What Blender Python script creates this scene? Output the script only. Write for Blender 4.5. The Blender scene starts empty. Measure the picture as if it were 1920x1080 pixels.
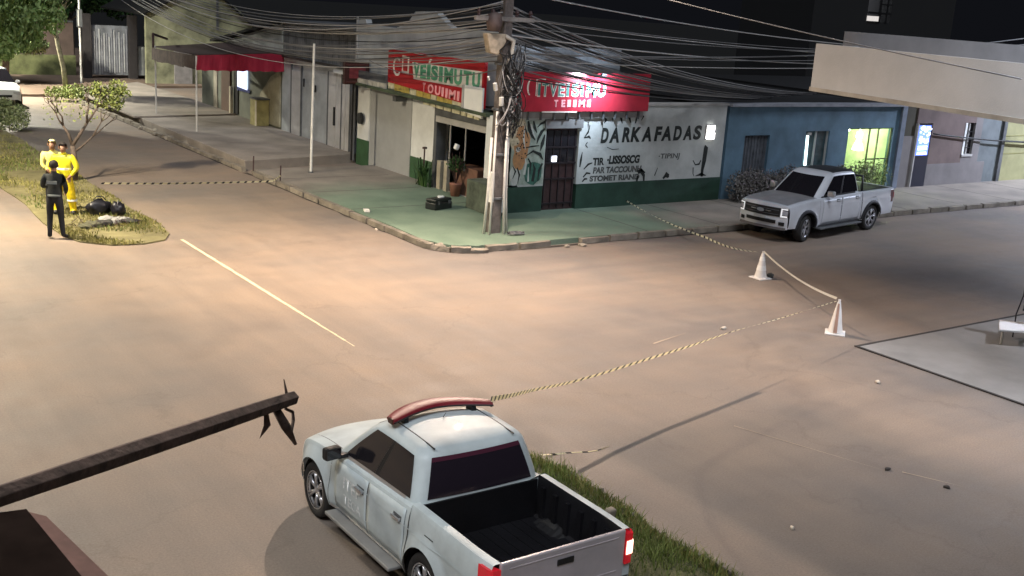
import bpy, bmesh, math, random
from mathutils import Vector, Matrix, noise
from math import sin, cos, pi, radians, sqrt, atan2
random.seed(7)
S = bpy.context.scene
COL = S.collection
# ------------------------------------------------------------------ camera, world, lights
H = 5.9
YAW, PIT, ROL, FPX = 0.6220835, 0.2533158, 0.0662183, 2096.457
Fv = Vector((sin(YAW)*cos(PIT), cos(YAW)*cos(PIT), -sin(PIT)))
Rv = Vector((cos(YAW), -sin(YAW), 0))
Uv = Rv.cross(Fv)
R2 = Rv*cos(ROL) + Uv*sin(ROL)
U2 = Uv*cos(ROL) - Rv*sin(ROL)
cd = bpy.data.cameras.new('camera')
cam = bpy.data.objects.new('camera', cd); COL.objects.link(cam)
M = Matrix((R2, U2, -Fv)).transposed().to_4x4(); M.translation = Vector((0, 0, H))
cam.matrix_world = M
cd.sensor_width = 36; cd.lens = 36*FPX/1920
cd.clip_start = 0.1; cd.clip_end = 600
S.camera = cam

W = bpy.data.worlds.new("World"); S.world = W; W.use_nodes = True
nt = W.node_tree; nt.nodes.clear()
o = nt.nodes.new('ShaderNodeOutputWorld'); b = nt.nodes.new('ShaderNodeBackground')
b.inputs[0].default_value = (0.55, 0.6, 0.8, 1); b.inputs[1].default_value = 0.0028
nt.links.new(b.outputs[0], o.inputs[0])
S.view_settings.view_transform = 'Standard'; S.view_settings.look = 'None'
S.view_settings.exposure = 1.72; S.view_settings.gamma = 1

ml = bpy.data.lights.new('fill_sun', 'SUN'); ml.energy = 0.5; ml.angle = radians(25); ml.color = (0.85, 0.9, 1)  # wide soft sun added as overall fill for the dark areas
mo = bpy.data.objects.new('fill_sun', ml); COL.objects.link(mo)
mo.rotation_euler = (radians(28), radians(-18), 0)

# ------------------------------------------------------------------ materials
MATS = {}
def mat(name, col, rough=.65, metal=0, var=.18, scale=2.5, bump=.0, bscale=30, em=None, es=0, spec=.4, col2=None, coat=0, stretch=None):
    if name in MATS: return MATS[name]
    m = bpy.data.materials.new(name); m.use_nodes = True; n = m.node_tree; N = n.nodes; L = n.links
    p = N['Principled BSDF']
    p.inputs['Roughness'].default_value = rough; p.inputs['Metallic'].default_value = metal
    p.inputs['Specular IOR Level'].default_value = spec
    p.inputs['Coat Weight'].default_value = coat
    if em:
        p.inputs['Emission Color'].default_value = (*em, 1); p.inputs['Emission Strength'].default_value = es
    tc = N.new('ShaderNodeTexCoord'); mp = N.new('ShaderNodeMapping')
    g = N.new('ShaderNodeNewGeometry')
    L.new(g.outputs['Position'] if name.startswith('g_') else tc.outputs['Object'], mp.inputs[0])
    if stretch: mp.inputs['Scale'].default_value = stretch
    if var > 0:
        t = N.new('ShaderNodeTexNoise'); t.inputs['Scale'].default_value = scale; t.inputs['Detail'].default_value = 6; t.inputs['Roughness'].default_value = .6
        L.new(mp.outputs[0], t.inputs[0])
        r = N.new('ShaderNodeValToRGB'); r.color_ramp.elements[0].position = .32; r.color_ramp.elements[1].position = .68
        c2 = col2 if col2 else tuple(max(0, c*(1-var*1.6)) for c in col)
        r.color_ramp.elements[0].color = (*c2, 1)
        r.color_ramp.elements[1].color = (*(min(1, c*(1+var*.5)) for c in col), 1) if not col2 else (*col, 1)
        L.new(t.outputs['Fac'], r.inputs[0]); L.new(r.outputs[0], p.inputs['Base Color'])
    else: p.inputs['Base Color'].default_value = (*col, 1)
    if bump > 0:
        t2 = N.new('ShaderNodeTexNoise'); t2.inputs['Scale'].default_value = bscale; t2.inputs['Detail'].default_value = 4
        L.new(mp.outputs[0], t2.inputs[0])
        bn = N.new('ShaderNodeBump'); bn.inputs['Strength'].default_value = bump; bn.inputs['Distance'].default_value = .02
        L.new(t2.outputs['Fac'], bn.inputs['Height']); L.new(bn.outputs[0], p.inputs['Normal'])
    MATS[name] = m; return m

def ground_mat():
    m = bpy.data.materials.new('road_asphalt_dust'); m.use_nodes = True; n = m.node_tree; N = n.nodes; L = n.links
    p = N['Principled BSDF']
    g = N.new('ShaderNodeNewGeometry')
    def noise_(sc, det=6, vec=None, rough=.6):
        t = N.new('ShaderNodeTexNoise'); t.inputs['Scale'].default_value = sc; t.inputs['Detail'].default_value = det; t.inputs['Roughness'].default_value = rough
        L.new(vec or g.outputs['Position'], t.inputs[0]); return t
    def ramp(src, a, b, ca, cb):
        r = N.new('ShaderNodeValToRGB'); e = r.color_ramp.elements; e[0].position = a; e[1].position = b; e[0].color = (*ca, 1); e[1].color = (*cb, 1)
        L.new(src, r.inputs[0]); return r
    def mix(f, a, b, mode='MIX', fac=None):
        x = N.new('ShaderNodeMix'); x.data_type = 'RGBA'; x.blend_type = mode
        if f is not None: L.new(f, x.inputs[0])
        else: x.inputs[0].default_value = fac
        if isinstance(a, tuple): x.inputs[6].default_value = (*a, 1)
        else: L.new(a, x.inputs[6])
        if isinstance(b, tuple): x.inputs[7].default_value = (*b, 1)
        else: L.new(b, x.inputs[7])
        return x.outputs[2]
    # dust patches (large), tyre-track streaks along both streets, fine speckle
    big = noise_(.16, 4)
    base = ramp(big.outputs['Fac'], .36, .64, (.165, .145, .130), (.255, .196, .150)).outputs[0]
    mA = N.new('ShaderNodeMapping'); mA.inputs['Scale'].default_value = (1.3, .07, 1); L.new(g.outputs['Position'], mA.inputs[0])
    sA = noise_(1.0, 5, mA.outputs[0])
    mB = N.new('ShaderNodeMapping'); mB.inputs['Scale'].default_value = (.06, 1.2, 1); L.new(g.outputs['Position'], mB.inputs[0])
    sB = noise_(1.0, 5, mB.outputs[0])
    rA = ramp(sA.outputs['Fac'], .38, .66, (.78, .78, .78), (1.12, 1.1, 1.06)).outputs[0]
    rB = ramp(sB.outputs['Fac'], .38, .66, (.82, .82, .83), (1.12, 1.09, 1.04)).outputs[0]
    sx = N.new('ShaderNodeSeparateXYZ'); L.new(g.outputs['Position'], sx.inputs[0])
    # street A (x<13.5) uses A-streaks, street B uses B-streaks
    mr = N.new('ShaderNodeMapRange'); mr.inputs[1].default_value = 9; mr.inputs[2].default_value = 15; L.new(sx.outputs[0], mr.inputs[0])
    st = mix(mr.outputs[0], rA, rB)
    c = mix(None, base, st, 'MULTIPLY', .5)
    md = noise_(1.7, 8, rough=.7)
    rm = ramp(md.outputs['Fac'], .3, .7, (.82, .82, .84), (1.12, 1.1, 1.08)).outputs[0]
    c = mix(None, c, rm, 'MULTIPLY', .5)
    fn = noise_(38, 3, rough=.8)
    rf = ramp(fn.outputs['Fac'], .3, .7, (.72, .72, .72), (1.22, 1.22, 1.2)).outputs[0]
    c = mix(None, c, rf, 'MULTIPLY', .75)
    # repair patches, stains and coarse grit
    pv = N.new('ShaderNodeTexVoronoi'); pv.feature = 'SMOOTH_F1'; pv.inputs['Scale'].default_value = .33; pv.inputs['Smoothness'].default_value = .3
    pw = N.new('ShaderNodeVectorMath'); pw.operation = 'MULTIPLY_ADD'; pw.inputs[1].default_value = (1.2, 1.2, 0); pn = noise_(2.2, 5); L.new(pn.outputs['Color'], pw.inputs[0]); L.new(g.outputs['Position'], pw.inputs[2]); L.new(pw.outputs[0], pv.inputs[0])
    c = mix(None, c, ramp(pv.outputs['Distance'], .12, .3, (.86, .86, .88), (1, 1, 1)).outputs[0], 'MULTIPLY', .6)
    gt = noise_(9, 6, rough=.85); c = mix(None, c, ramp(gt.outputs['Fac'], .62, .72, (1, 1, 1), (.72, .70, .68)).outputs[0], 'MULTIPLY', .6)
    # greyer, cleaner asphalt on the near right lane
    my = N.new('ShaderNodeMapRange'); my.inputs[1].default_value = 11.4; my.inputs[2].default_value = 10.6; L.new(sx.outputs[1], my.inputs[0])
    mx = N.new('ShaderNodeMapRange'); mx.inputs[1].default_value = 9.3; mx.inputs[2].default_value = 9.6; L.new(sx.outputs[0], mx.inputs[0])
    wob = N.new('ShaderNodeMath'); wob.operation = 'MULTIPLY'; L.new(my.outputs[0], wob.inputs[0]); L.new(mx.outputs[0], wob.inputs[1])
    mx2 = N.new('ShaderNodeMapRange'); mx2.inputs[1].default_value = 14.2; mx2.inputs[2].default_value = 13.2; L.new(sx.outputs[0], mx2.inputs[0])
    wo2 = N.new('ShaderNodeMath'); wo2.operation = 'MULTIPLY'; L.new(wob.outputs[0], wo2.inputs[0]); L.new(mx2.outputs[0], wo2.inputs[1])
    gr = mix(None, c, (.72, .76, .8), 'MULTIPLY', 1)
    c = mix(wo2.outputs[0], c, gr)
    # thin cracks
    vo = N.new('ShaderNodeTexVoronoi'); vo.feature = 'DISTANCE_TO_EDGE'; vo.inputs['Scale'].default_value = .22
    wn = noise_(1.1, 5); va = N.new('ShaderNodeVectorMath'); va.operation = 'MULTIPLY_ADD'; va.inputs[1].default_value = (1.6, 1.6, 0)
    L.new(wn.outputs['Color'], va.inputs[0]); L.new(g.outputs['Position'], va.inputs[2]); L.new(va.outputs[0], vo.inputs[0])
    ck = ramp(vo.outputs['Distance'], .0015, .006, (.72, .70, .69), (1, 1, 1)).outputs[0]
    cn = noise_(.35, 2); cg = ramp(cn.outputs['Fac'], .5, .62, (1, 1, 1), (0, 0, 0)).outputs[0]
    ckm = mix(cg, (1, 1, 1), ck)
    c = mix(None, c, ckm, 'MULTIPLY', .4)
    L.new(c, p.inputs['Base Color'])
    rr = ramp(md.outputs['Fac'], .3, .7, (.55,)*3, (.85,)*3); L.new(rr.outputs[0], p.inputs['Roughness'])
    bn = N.new('ShaderNodeBump'); bn.inputs['Strength'].default_value = .35; bn.inputs['Distance'].default_value = .01
    L.new(fn.outputs['Fac'], bn.inputs['Height']); L.new(bn.outputs[0], p.inputs['Normal'])
    p.inputs['Specular IOR Level'].default_value = .35
    MATS['road'] = m; return m

def pave_mat():
    """concrete pavement; round the corner it is painted green and worn"""
    m = bpy.data.materials.new('pavement_concrete_green'); m.use_nodes = True; n = m.node_tree; N = n.nodes; L = n.links
    p = N['Principled BSDF']; g = N.new('ShaderNodeNewGeometry')
    t = N.new('ShaderNodeTexNoise'); t.inputs['Scale'].default_value = .9; t.inputs['Detail'].default_value = 7; L.new(g.outputs['Position'], t.inputs[0])
    r = N.new('ShaderNodeValToRGB'); e = r.color_ramp.elements; e[0].position = .3; e[1].position = .7; e[0].color = (.155, .135, .115, 1); e[1].color = (.27, .235, .195, 1)
    L.new(t.outputs['Fac'], r.inputs[0])
    r2 = N.new('ShaderNodeValToRGB'); e = r2.color_ramp.elements; e[0].position = .3; e[1].position = .7; e[0].color = (.105, .155, .11, 1); e[1].color = (.17, .23, .165, 1)
    L.new(t.outputs['Fac'], r2.inputs[0])
    vd = N.new('ShaderNodeVectorMath'); vd.operation = 'DISTANCE'; vd.inputs[1].default_value = (16.4, 24.0, .13); L.new(g.outputs['Position'], vd.inputs[0])
    t2 = N.new('ShaderNodeTexNoise'); t2.inputs['Scale'].default_value = .5; t2.inputs['Detail'].default_value = 6; L.new(g.outputs['Position'], t2.inputs[0])
    ad = N.new('ShaderNodeMath'); ad.operation = 'MULTIPLY_ADD'; ad.inputs[1].default_value = 4.0; L.new(t2.outputs['Fac'], ad.inputs[0]); L.new(vd.outputs['Value'], ad.inputs[2])
    mr = N.new('ShaderNodeMapRange'); mr.inputs[1].default_value = 8.8; mr.inputs[2].default_value = 6.4; L.new(ad.outputs[0], mr.inputs[0])
    x = N.new('ShaderNodeMix'); x.data_type = 'RGBA'; L.new(mr.outputs[0], x.inputs[0]); L.new(r.outputs[0], x.inputs[6]); L.new(r2.outputs[0], x.inputs[7])
    f = N.new('ShaderNodeTexNoise'); f.inputs['Scale'].default_value = 30; f.inputs['Detail'].default_value = 4; L.new(g.outputs['Position'], f.inputs[0])
    rf = N.new('ShaderNodeValToRGB'); e = rf.color_ramp.elements; e[0].position = .3; e[1].position = .7; e[0].color = (.75,)*3+(1,); e[1].color = (1.15,)*3+(1,)
    L.new(f.outputs['Fac'], rf.inputs[0])
    y = N.new('ShaderNodeMix'); y.data_type = 'RGBA'; y.blend_type = 'MULTIPLY'; y.inputs[0].default_value = .6; L.new(x.outputs[2], y.inputs[6]); L.new(rf.outputs[0], y.inputs[7])
    L.new(y.outputs[2], p.inputs['Base Color']); p.inputs['Roughness'].default_value = .75
    bn = N.new('ShaderNodeBump'); bn.inputs['Strength'].default_value = .3; bn.inputs['Distance'].default_value = .01
    L.new(f.outputs['Fac'], bn.inputs['Height']); L.new(bn.outputs[0], p.inputs['Normal'])
    MATS['pave'] = m; return m

def leafmat(name, a, b_, rough=.6):
    m = bpy.data.materials.new(name); m.use_nodes = True; n = m.node_tree; N = n.nodes; L = n.links
    p = N['Principled BSDF']; g = N.new('ShaderNodeNewGeometry')
    r = N.new('ShaderNodeValToRGB'); e = r.color_ramp.elements; e[0].color = (*a, 1); e[1].color = (*b_, 1)
    L.new(g.outputs['Random Per Island'], r.inputs[0])
    t = N.new('ShaderNodeTexNoise'); t.inputs['Scale'].default_value = 1.1; L.new(g.outputs['Position'], t.inputs[0])
    mr = N.new('ShaderNodeMapRange'); mr.inputs[1].default_value = .3; mr.inputs[2].default_value = .7; mr.inputs[3].default_value = .6; mr.inputs[4].default_value = 1.25; L.new(t.outputs['Fac'], mr.inputs[0])
    x = N.new('ShaderNodeVectorMath'); x.operation = 'SCALE'; L.new(r.outputs[0], x.inputs[0]); L.new(mr.outputs[0], x.inputs['Scale'])
    L.new(x.outputs[0], p.inputs['Base Color']); p.inputs['Roughness'].default_value = rough
    p.inputs['Specular IOR Level'].default_value = .25
    MATS[name] = m; return m

def tapemat(name, col):
    m = bpy.data.materials.new(name); m.use_nodes = True; N = m.node_tree.nodes; L = m.node_tree.links
    p = N['Principled BSDF']; p.inputs['Base Color'].default_value = (*col, 1); p.inputs['Roughness'].default_value = .4
    t = N.new('ShaderNodeBsdfTranslucent'); t.inputs[0].default_value = (*col, 1); x = N.new('ShaderNodeMixShader'); x.inputs[0].default_value = .5
    L.new(p.outputs[0], x.inputs[1]); L.new(t.outputs[0], x.inputs[2]); L.new(x.outputs[0], N['Material Output'].inputs[0]); return m
ROAD = ground_mat(); PAVE = pave_mat()
CONC = mat('g_concrete', (.33, .30, .26), .8, bump=.4, bscale=25, scale=1.5)
CONCL = mat('g_concrete_light', (.23, .222, .21), .75, bump=.25, bscale=25, scale=.8, var=.14)
KERB = mat('g_kerb', (.23, .20, .16), .85, bump=.6, bscale=18, scale=2, var=.3)
DARKLINE = mat('dark_edge', (.035, .03, .028), .9)
WHITEW = mat('white_wall', (.74, .76, .75), .7, var=.12, scale=1.2, bump=.15, bscale=20)
WHITEW2 = mat('aged_white_wall', (.48, .50, .48), .75, var=.2, scale=1.1, bump=.2, bscale=20)
GREENB = mat('dark_green_base', (.025, .062, .042), .6, var=.25, scale=2)
GREENB2 = mat('mid_green_base', (.05, .12, .055), .6, var=.25, scale=2)
GREYP = mat('grey_panel', (.37, .38, .38), .6, var=.1, scale=1.2)
GREYM = mat('grey_metal', (.42, .45, .48), .5, metal=.15, var=.2, scale=1.3)
DGREY = mat('dark_grey_metal', (.10, .105, .11), .6, var=.25)
LGREY = mat('light_grey_trim', (.42, .41, .39), .6, var=.12)
BLACK = mat('black_paint', (.012, .012, .013), .5, var=0)
ROOFD = mat('dark_roof', (.006, .006, .006), .85, var=.3)
DBROWN = mat('dark_brown_door', (.055, .03, .03), .5, var=.25, scale=6)
RED = mat('red_sign', (.42, .012, .018), .45, var=.12, scale=3)
SIGNGREEN = mat('sign_green', (.10, .33, .19), .5, var=.12)
SIGNWHITE = mat('sign_white', (.75, .70, .62), .5, var=.1)
SIGNPINK = mat('sign_pink', (.85, .40, .42), .5, var=.1)
YELLOW = mat('sign_yellow', (.55, .42, .10), .5, var=.2, scale=8)
GLASSD = mat('dark_glass', (.012, .011, .014), .08, var=0, spec=.6)
RUBBER = mat('rubber', (.022, .021, .02), .8, var=.2)
CHROME = mat('alloy', (.55, .55, .56), .3, metal=.8, var=0)
POLEC = mat('pole_concrete', (.15, .13, .12), .85, var=.3, scale=4, bump=.5, bscale=25)
RUST = mat('rusty_steel', (.105, .070, .055), .9, metal=0, var=.45, scale=9, bump=.3, bscale=40)

# ------------------------------------------------------------------ helpers
def link(name, me, parent=None, **pr):
    o = bpy.data.objects.new(name, me); COL.objects.link(o)
    if parent is not None:
        o.parent = parent
        if pr.pop('world', False): o.matrix_parent_inverse = wm(parent).inverted()
    else: pr.pop('world', None)
    for k, v in pr.items(): o[k] = v
    return o
def wm(o):
    m = o.matrix_basis.copy()
    return (wm(o.parent) @ o.matrix_parent_inverse @ m) if o.parent else m
def thing(name, label, cat, loc=(0, 0, 0), rotz=0, group=None, scale=None):
    o = bpy.data.objects.new(name, None); COL.objects.link(o)
    o.empty_display_size = .2; o.location = loc; o.rotation_euler = (0, 0, rotz)
    if scale: o.scale = scale
    o['label'] = label; o['category'] = cat
    if group: o['group'] = group
    return o
def tag(o, label, cat, group=None):
    o['label'] = label; o['category'] = cat
    if group: o['group'] = group
    return o
class MB:
    def __init__(s): s.v = []; s.f = []; s.m = []; s.mi = 0
    def add(s, vs, fs, mi=None):
        k = len(s.v); s.v += [tuple(v) for v in vs]; s.f += [tuple(i+k for i in f) for f in fs]; s.m += [s.mi if mi is None else mi]*len(fs); return s
    def box(s, x0, x1, y0, y1, z0, z1, mi=None):
        x0, x1 = sorted((x0, x1)); y0, y1 = sorted((y0, y1)); z0, z1 = sorted((z0, z1))
        return s.add([(x0,y0,z0),(x1,y0,z0),(x1,y1,z0),(x0,y1,z0),(x0,y0,z1),(x1,y0,z1),(x1,y1,z1),(x0,y1,z1)],
              [(0,3,2,1),(4,5,6,7),(0,1,5,4),(1,2,6,5),(2,3,7,6),(3,0,4,7)], mi)
    def rbox(s, c, size, rot, mi=None):
        t = MB().box(-size[0]/2, size[0]/2, -size[1]/2, size[1]/2, -size[2]/2, size[2]/2)
        from mathutils import Euler
        R = Euler(rot).to_matrix(); c = Vector(c)
        return s.add([R @ Vector(v)+c for v in t.v], t.f, mi)
    def prism(s, poly, z0, z1, mi=None):
        n = len(poly); vs = [(x, y, z0) for x, y in poly]+[(x, y, z1) for x, y in poly]
        a = sum(poly[i][0]*poly[(i+1) % n][1]-poly[(i+1) % n][0]*poly[i][1] for i in range(n))
        fs = [tuple(range(n))[::-1], tuple(range(n, 2*n))]+[(i, (i+1) % n, n+(i+1) % n, n+i) for i in range(n)]
        if a < 0: fs = [f[::-1] for f in fs]
        return s.add(vs, fs, mi)
    def slab(s, pts, d, mi=None):     # polygon in 3d thickened by vector d
        n = len(pts); d = Vector(d); vs = [Vector(p) for p in pts]+[Vector(p)+d for p in pts]
        return s.add(vs, [tuple(range(n)), tuple(range(n, 2*n))[::-1]]+[(i, n+i, n+(i+1) % n, (i+1) % n) for i in range(n)], mi)
    def tube(s, pts, r, n=8, mi=None, cap=True):
        pts = [Vector(p) for p in pts]; k = len(pts); rs = r if isinstance(r, (list, tuple)) else [r]*k
        vs = []; fs = []; up = None
        for i, p in enumerate(pts):
            d = (pts[min(i+1, k-1)]-pts[max(i-1, 0)]); d = d.normalized() if d.length > 1e-9 else Vector((0, 0, 1))
            if up is None: up = d.orthogonal().normalized()
            up = (up-d*up.dot(d)); up = up.normalized() if up.length > 1e-6 else d.orthogonal().normalized()
            w = d.cross(up)
            vs += [p+(up*cos(2*pi*j/n)+w*sin(2*pi*j/n))*rs[i] for j in range(n)]
        for i in range(k-1):
            for j in range(n):
                a = i*n+j; b_ = i*n+(j+1) % n; fs.append((a, b_, b_+n, a+n))
        if cap: fs += [tuple(range(n))[::-1], tuple(range((k-1)*n, k*n))]
        return s.add(vs, fs, mi)
    def lathe(s, prof, c=(0, 0, 0), n=16, axis='z', mi=None, cap=True):  # prof: (r,h)
        vs = []; fs = []; k = len(prof)
        for r, h in prof:
            for j in range(n):
                a = 2*pi*j/n
                q = (r*cos(a), r*sin(a), h) if axis == 'z' else ((r*cos(a), h, r*sin(a)) if axis == 'y' else (h, r*cos(a), r*sin(a)))
                vs.append((q[0]+c[0], q[1]+c[1], q[2]+c[2]))
        for i in range(k-1):
            for j in range(n):
                a = i*n+j; b_ = i*n+(j+1) % n; fs.append((a, b_, b_+n, a+n))
        if cap: fs += [tuple(range(n))[::-1], tuple(range((k-1)*n, k*n))]
        if axis == 'y': fs = [f[::-1] for f in fs]
        return s.add(vs, fs, mi)
    def grid(s, rows, mi=None, flip=False):
        k = len(rows); n = len(rows[0]); vs = [v for r in rows for v in r]; fs = []
        for i in range(k-1):
            for j in range(n-1):
                f = (i*n+j, i*n+j+1, (i+1)*n+j+1, (i+1)*n+j); fs.append(f[::-1] if flip else f)
        return s.add(vs, fs, mi)
    def mesh(s, name, mats, smooth=False, fixn=False):
        me = bpy.data.meshes.new(name); me.from_pydata(s.v, [], s.f)
        for m in (mats if isinstance(mats, (list, tuple)) else [mats]): me.materials.append(m)
        me.polygons.foreach_set('material_index', s.m)
        if smooth: me.polygons.foreach_set('use_smooth', [True]*len(me.polygons))
        if fixn:
            bm = bmesh.new(); bm.from_mesh(me); bmesh.ops.remove_doubles(bm, verts=bm.verts, dist=1e-4)
            bmesh.ops.recalc_face_normals(bm, faces=bm.faces); bm.to_mesh(me); bm.free()
        me.update(); return me
    def build(s, name, mats, parent=None, smooth=False, bevel=0, world=True, fixn=False, auto=None, **pr):
        o = link(name, s.mesh(name, mats, smooth or bool(auto), fixn), parent, world=world, **pr)
        if auto:
            try: o.data.set_sharp_from_angle(angle=radians(auto))
            except Exception: pass
        if bevel:
            b = o.modifiers.new('b', 'BEVEL'); b.width = bevel; b.segments = 2; b.limit_method = 'ANGLE'
        return o
def build_each(mb, name, mats, parent):
    """every connected piece of mb becomes an object of its own"""
    par = list(range(len(mb.v)))
    def find(a):
        while par[a] != a: par[a] = par[par[a]]; a = par[a]
        return a
    for f in mb.f:
        for q in f[1:]: par[find(q)] = find(f[0])
    grp = {}
    for f, m in zip(mb.f, mb.m): grp.setdefault(find(f[0]), []).append((f, m))
    for fs in grp.values():
        ids = sorted({i for f, _ in fs for i in f}); k = {i: n for n, i in enumerate(ids)}
        t = MB(); t.add([mb.v[i] for i in ids], [tuple(k[i] for i in f) for f, _ in fs]); t.m = [m for _, m in fs]; t.build(name, mats, parent)
def box(name, m, x0, x1, y0, y1, z0, z1, parent=None, bevel=0, **pr):
    return MB().box(x0, x1, y0, y1, z0, z1).build(name, m, parent, bevel=bevel, **pr)
def textmesh(txt, size, extrude=.004, shear=0, bold=0, sx=1.0):
    c = bpy.data.curves.new('t', 'FONT'); c.body = txt; c.size = size; c.extrude = extrude; c.shear = shear; c.offset = bold
    o = bpy.data.objects.new('t', c); COL.objects.link(o)
    dg = bpy.context.evaluated_depsgraph_get(); me = bpy.data.meshes.new_from_object(o.evaluated_get(dg))
    bpy.data.objects.remove(o); bpy.data.curves.remove(c)
    return me
def put_text(name, txt, m, p0, width, height, facing, parent, depth=.006, bold=.0, shear=0, wob=0):
    """text fitted to width x height; p0 = lower-left corner as read; facing '-y' or '-x'"""
    me = textmesh(txt, 1, .002, shear, bold)
    xs = [v.co.x for v in me.vertices]; ys = [v.co.y for v in me.vertices]
    x0, x1, y0, y1 = min(xs), max(xs), min(ys), max(ys)
    for v in me.vertices:
        u = (v.co.x-x0)/(x1-x0)*width; w = (v.co.y-y0)/(y1-y0)*height; d = depth if v.co.z > 0 else 0
        if wob: w += wob*sin(u*2.3); 
        if facing == '-y': v.co = Vector((p0[0]+u, p0[1]-d, p0[2]+w))
        else: v.co = Vector((p0[0]-d, p0[1]-u, p0[2]+w))
    me.materials.clear(); me.materials.append(m)
    return link(name, me, parent, world=True)
def stroke(mb, pts, w, face='-y', y=0, d=.004, mi=None):
    """tapered painted brush stroke in the wall plane; pts (u,z) ; w list of half widths"""
    n = len(pts); L_ = []; R_ = []
    for i, (u, z) in enumerate(pts):
        a = pts[max(i-1, 0)]; b_ = pts[min(i+1, n-1)]; dx, dz = b_[0]-a[0], b_[1]-a[1]; l = sqrt(dx*dx+dz*dz) or 1
        nx, nz = -dz/l*w[i], dx/l*w[i]; L_.append((u+nx, y-d, z+nz)); R_.append((u-nx, y-d, z-nz))
    mb.grid([L_, R_], mi)
    return mb
# ------------------------------------------------------------------ ground, road, pavements
g = MB(); n_ = 60
g.add([(-120, -60, 0), (300, -60, 0), (300, 400, 0), (-120, 400, 0)], [(0, 1, 2, 3)])
g.build('road', ROAD, kind='structure')
# pavement round the corner (L shape with broken rounded corner)
KX, KY = 13.45, 21.55
ZP = .14
corner = []
cc = (KX+1.15, KY+1.15)
for i in range(9):
    a = pi+ (pi/2)*i/8; corner.append((cc[0]+1.15*cos(a)+random.uniform(-.05, .05), cc[1]+1.15*sin(a)+random.uniform(-.05, .05)))
pav = MB()
wig = lambda p, q, n, ax: [(p[0]+(q[0]-p[0])*i/n+(random.uniform(-.035, .035) if ax == 0 else 0), p[1]+(q[1]-p[1])*i/n+(random.uniform(-.035, .035) if ax == 1 else 0)) for i in range(n)]
outline = wig((KX+.14, 33.4), (KX+.14, KY+1.2), 14, 0)+[(x+.12 if x < cc[0] else x, y+.12) for x, y in corner]+wig((KX+1.3, KY+.14), (75, KY+.14), 60, 1)+[(75, KY+.14), (75, 25.2), (18.0, 25.2), (18.0, 33.4)]
pav.prism(outline, -.05, ZP)
pavement = pav.build('pavement', PAVE, kind='structure')
# kerb stones, each its own piece
kerb = bpy.data.objects.new('kerb', None); COL.objects.link(kerb); kerb['kind'] = 'structure'; kerb.location = (KX, KY, 0)
ks = []
for v in range(4):
    t = MB().box(-.47, .47, -.07, .07, -.05, ZP+.015)
    me = t.mesh('kerb_stone', KERB)
    bm = bmesh.new(); bm.from_mesh(me); bmesh.ops.subdivide_edges(bm, edges=bm.edges, cuts=2, use_grid_fill=True)
    for q in bm.verts:
        f = noise.noise(q.co*5+Vector((v*7, 0, 0))); q.co += Vector((f*.012, f*.02, f*.014)) if q.co.z > 0 else Vector((0, 0, 0))
    bm.to_mesh(me); bm.free(); ks.append(me)
def kstone(x, y, rz, s=1, dz=0, tilt=0):
    o = link('kerb_stone', random.choice(ks), kerb); o.location = (x-KX, y-KY, dz); o.rotation_euler = (tilt, random.uniform(-.01, .01), rz); o.scale = (s, 1, 1)
y = 22.9
while y < 33.2:
    kstone(KX+.02+random.uniform(-.015, .015), y, pi/2+random.uniform(-.02, .02), .97, random.uniform(-.02, .0)); y += .97
y = 34.2
while y < 54:
    kstone(KX-.02+random.uniform(-.02, .02), y, pi/2+random.uniform(-.03, .03), .97, random.uniform(-.05, .0)); y += .99
for i, (a, dz, tl) in enumerate([(.12, -.02, .1), (.38, -.05, -.15), (.66, -.02, .08), (.9, -.06, .2)]):
    an = pi+pi/2*a; kstone(cc[0]+1.12*cos(an), cc[1]+1.12*sin(an), an+pi/2+random.uniform(-.12, .12), .5, dz, tl)
x = 15.1
while x < 70:
    if 17.0 < x < 17.7: x += .9; continue
    kstone(x, KY+.04+random.uniform(-.02, .02), random.uniform(-.02, .02), .95, random.uniform(-.02, .005)); x += .97
# loose broken kerb chunks in the gutter
for (x, y, s, r) in [(13.75, 22.2, .28, .4), (14.1, 21.9, .22, 1.2), (16.9, 21.35, .12, .5), (17.35, 21.3, .15, 2), (13.5, 41.2, .3, .5), (13.35, 42.4, .25, 1), (13.7, 43.2, .3, 2), (13.4, 44.2, .22, .2), (13.6, 39.7, .35, 1.7)]:
    bm = bmesh.new(); bmesh.ops.create_icosphere(bm, subdivisions=1, radius=s*.6)
    for q in bm.verts: q.co = Vector((q.co.x*1.5, q.co.y, q.co.z*.6))*(1+.35*noise.noise(q.co*9+Vector((x, y, 0))))
    me = bpy.data.meshes.new('kerb_fragment'); bm.to_mesh(me); bm.free(); me.materials.append(KERB)
    o = link('kerb_fragment', me, kerb); o.location = (x-KX, y-KY, s*.22); o.rotation_euler = (0, 0, r)
# pavement joints
jl = MB()
for x in [19.9, 22.6, 25.3, 28.1, 31, 34, 37, 40]: jl.box(x-.012, x+.012, KY+.2, 24.9, ZP-.002, ZP+.003)
for y in [26.6, 29.2, 31.5]: jl.box(KX+.2, 17.4, y-.012, y+.012, ZP-.002, ZP+.003)
jl.build('pavement_joint', mat('joint_mid', (.10, .095, .08), .9), pavement)
# raised forecourt on the left
fc = MB().prism([(13.55, 34.0), (17.95, 34.9), (17.95, 60), (13.75, 56)], -.05, .32)
fco = fc.build('raised_forecourt', mat('g_forecourt', (.27, .235, .20), .8, var=.22, scale=.8, bump=.3), bevel=.02, kind='structure')
MB().prism([(13.4, 45.2), (18, 46), (18, 60), (13.6, 56)], .322, .38).build('forecourt_step', MATS['g_forecourt'], fco)
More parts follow.
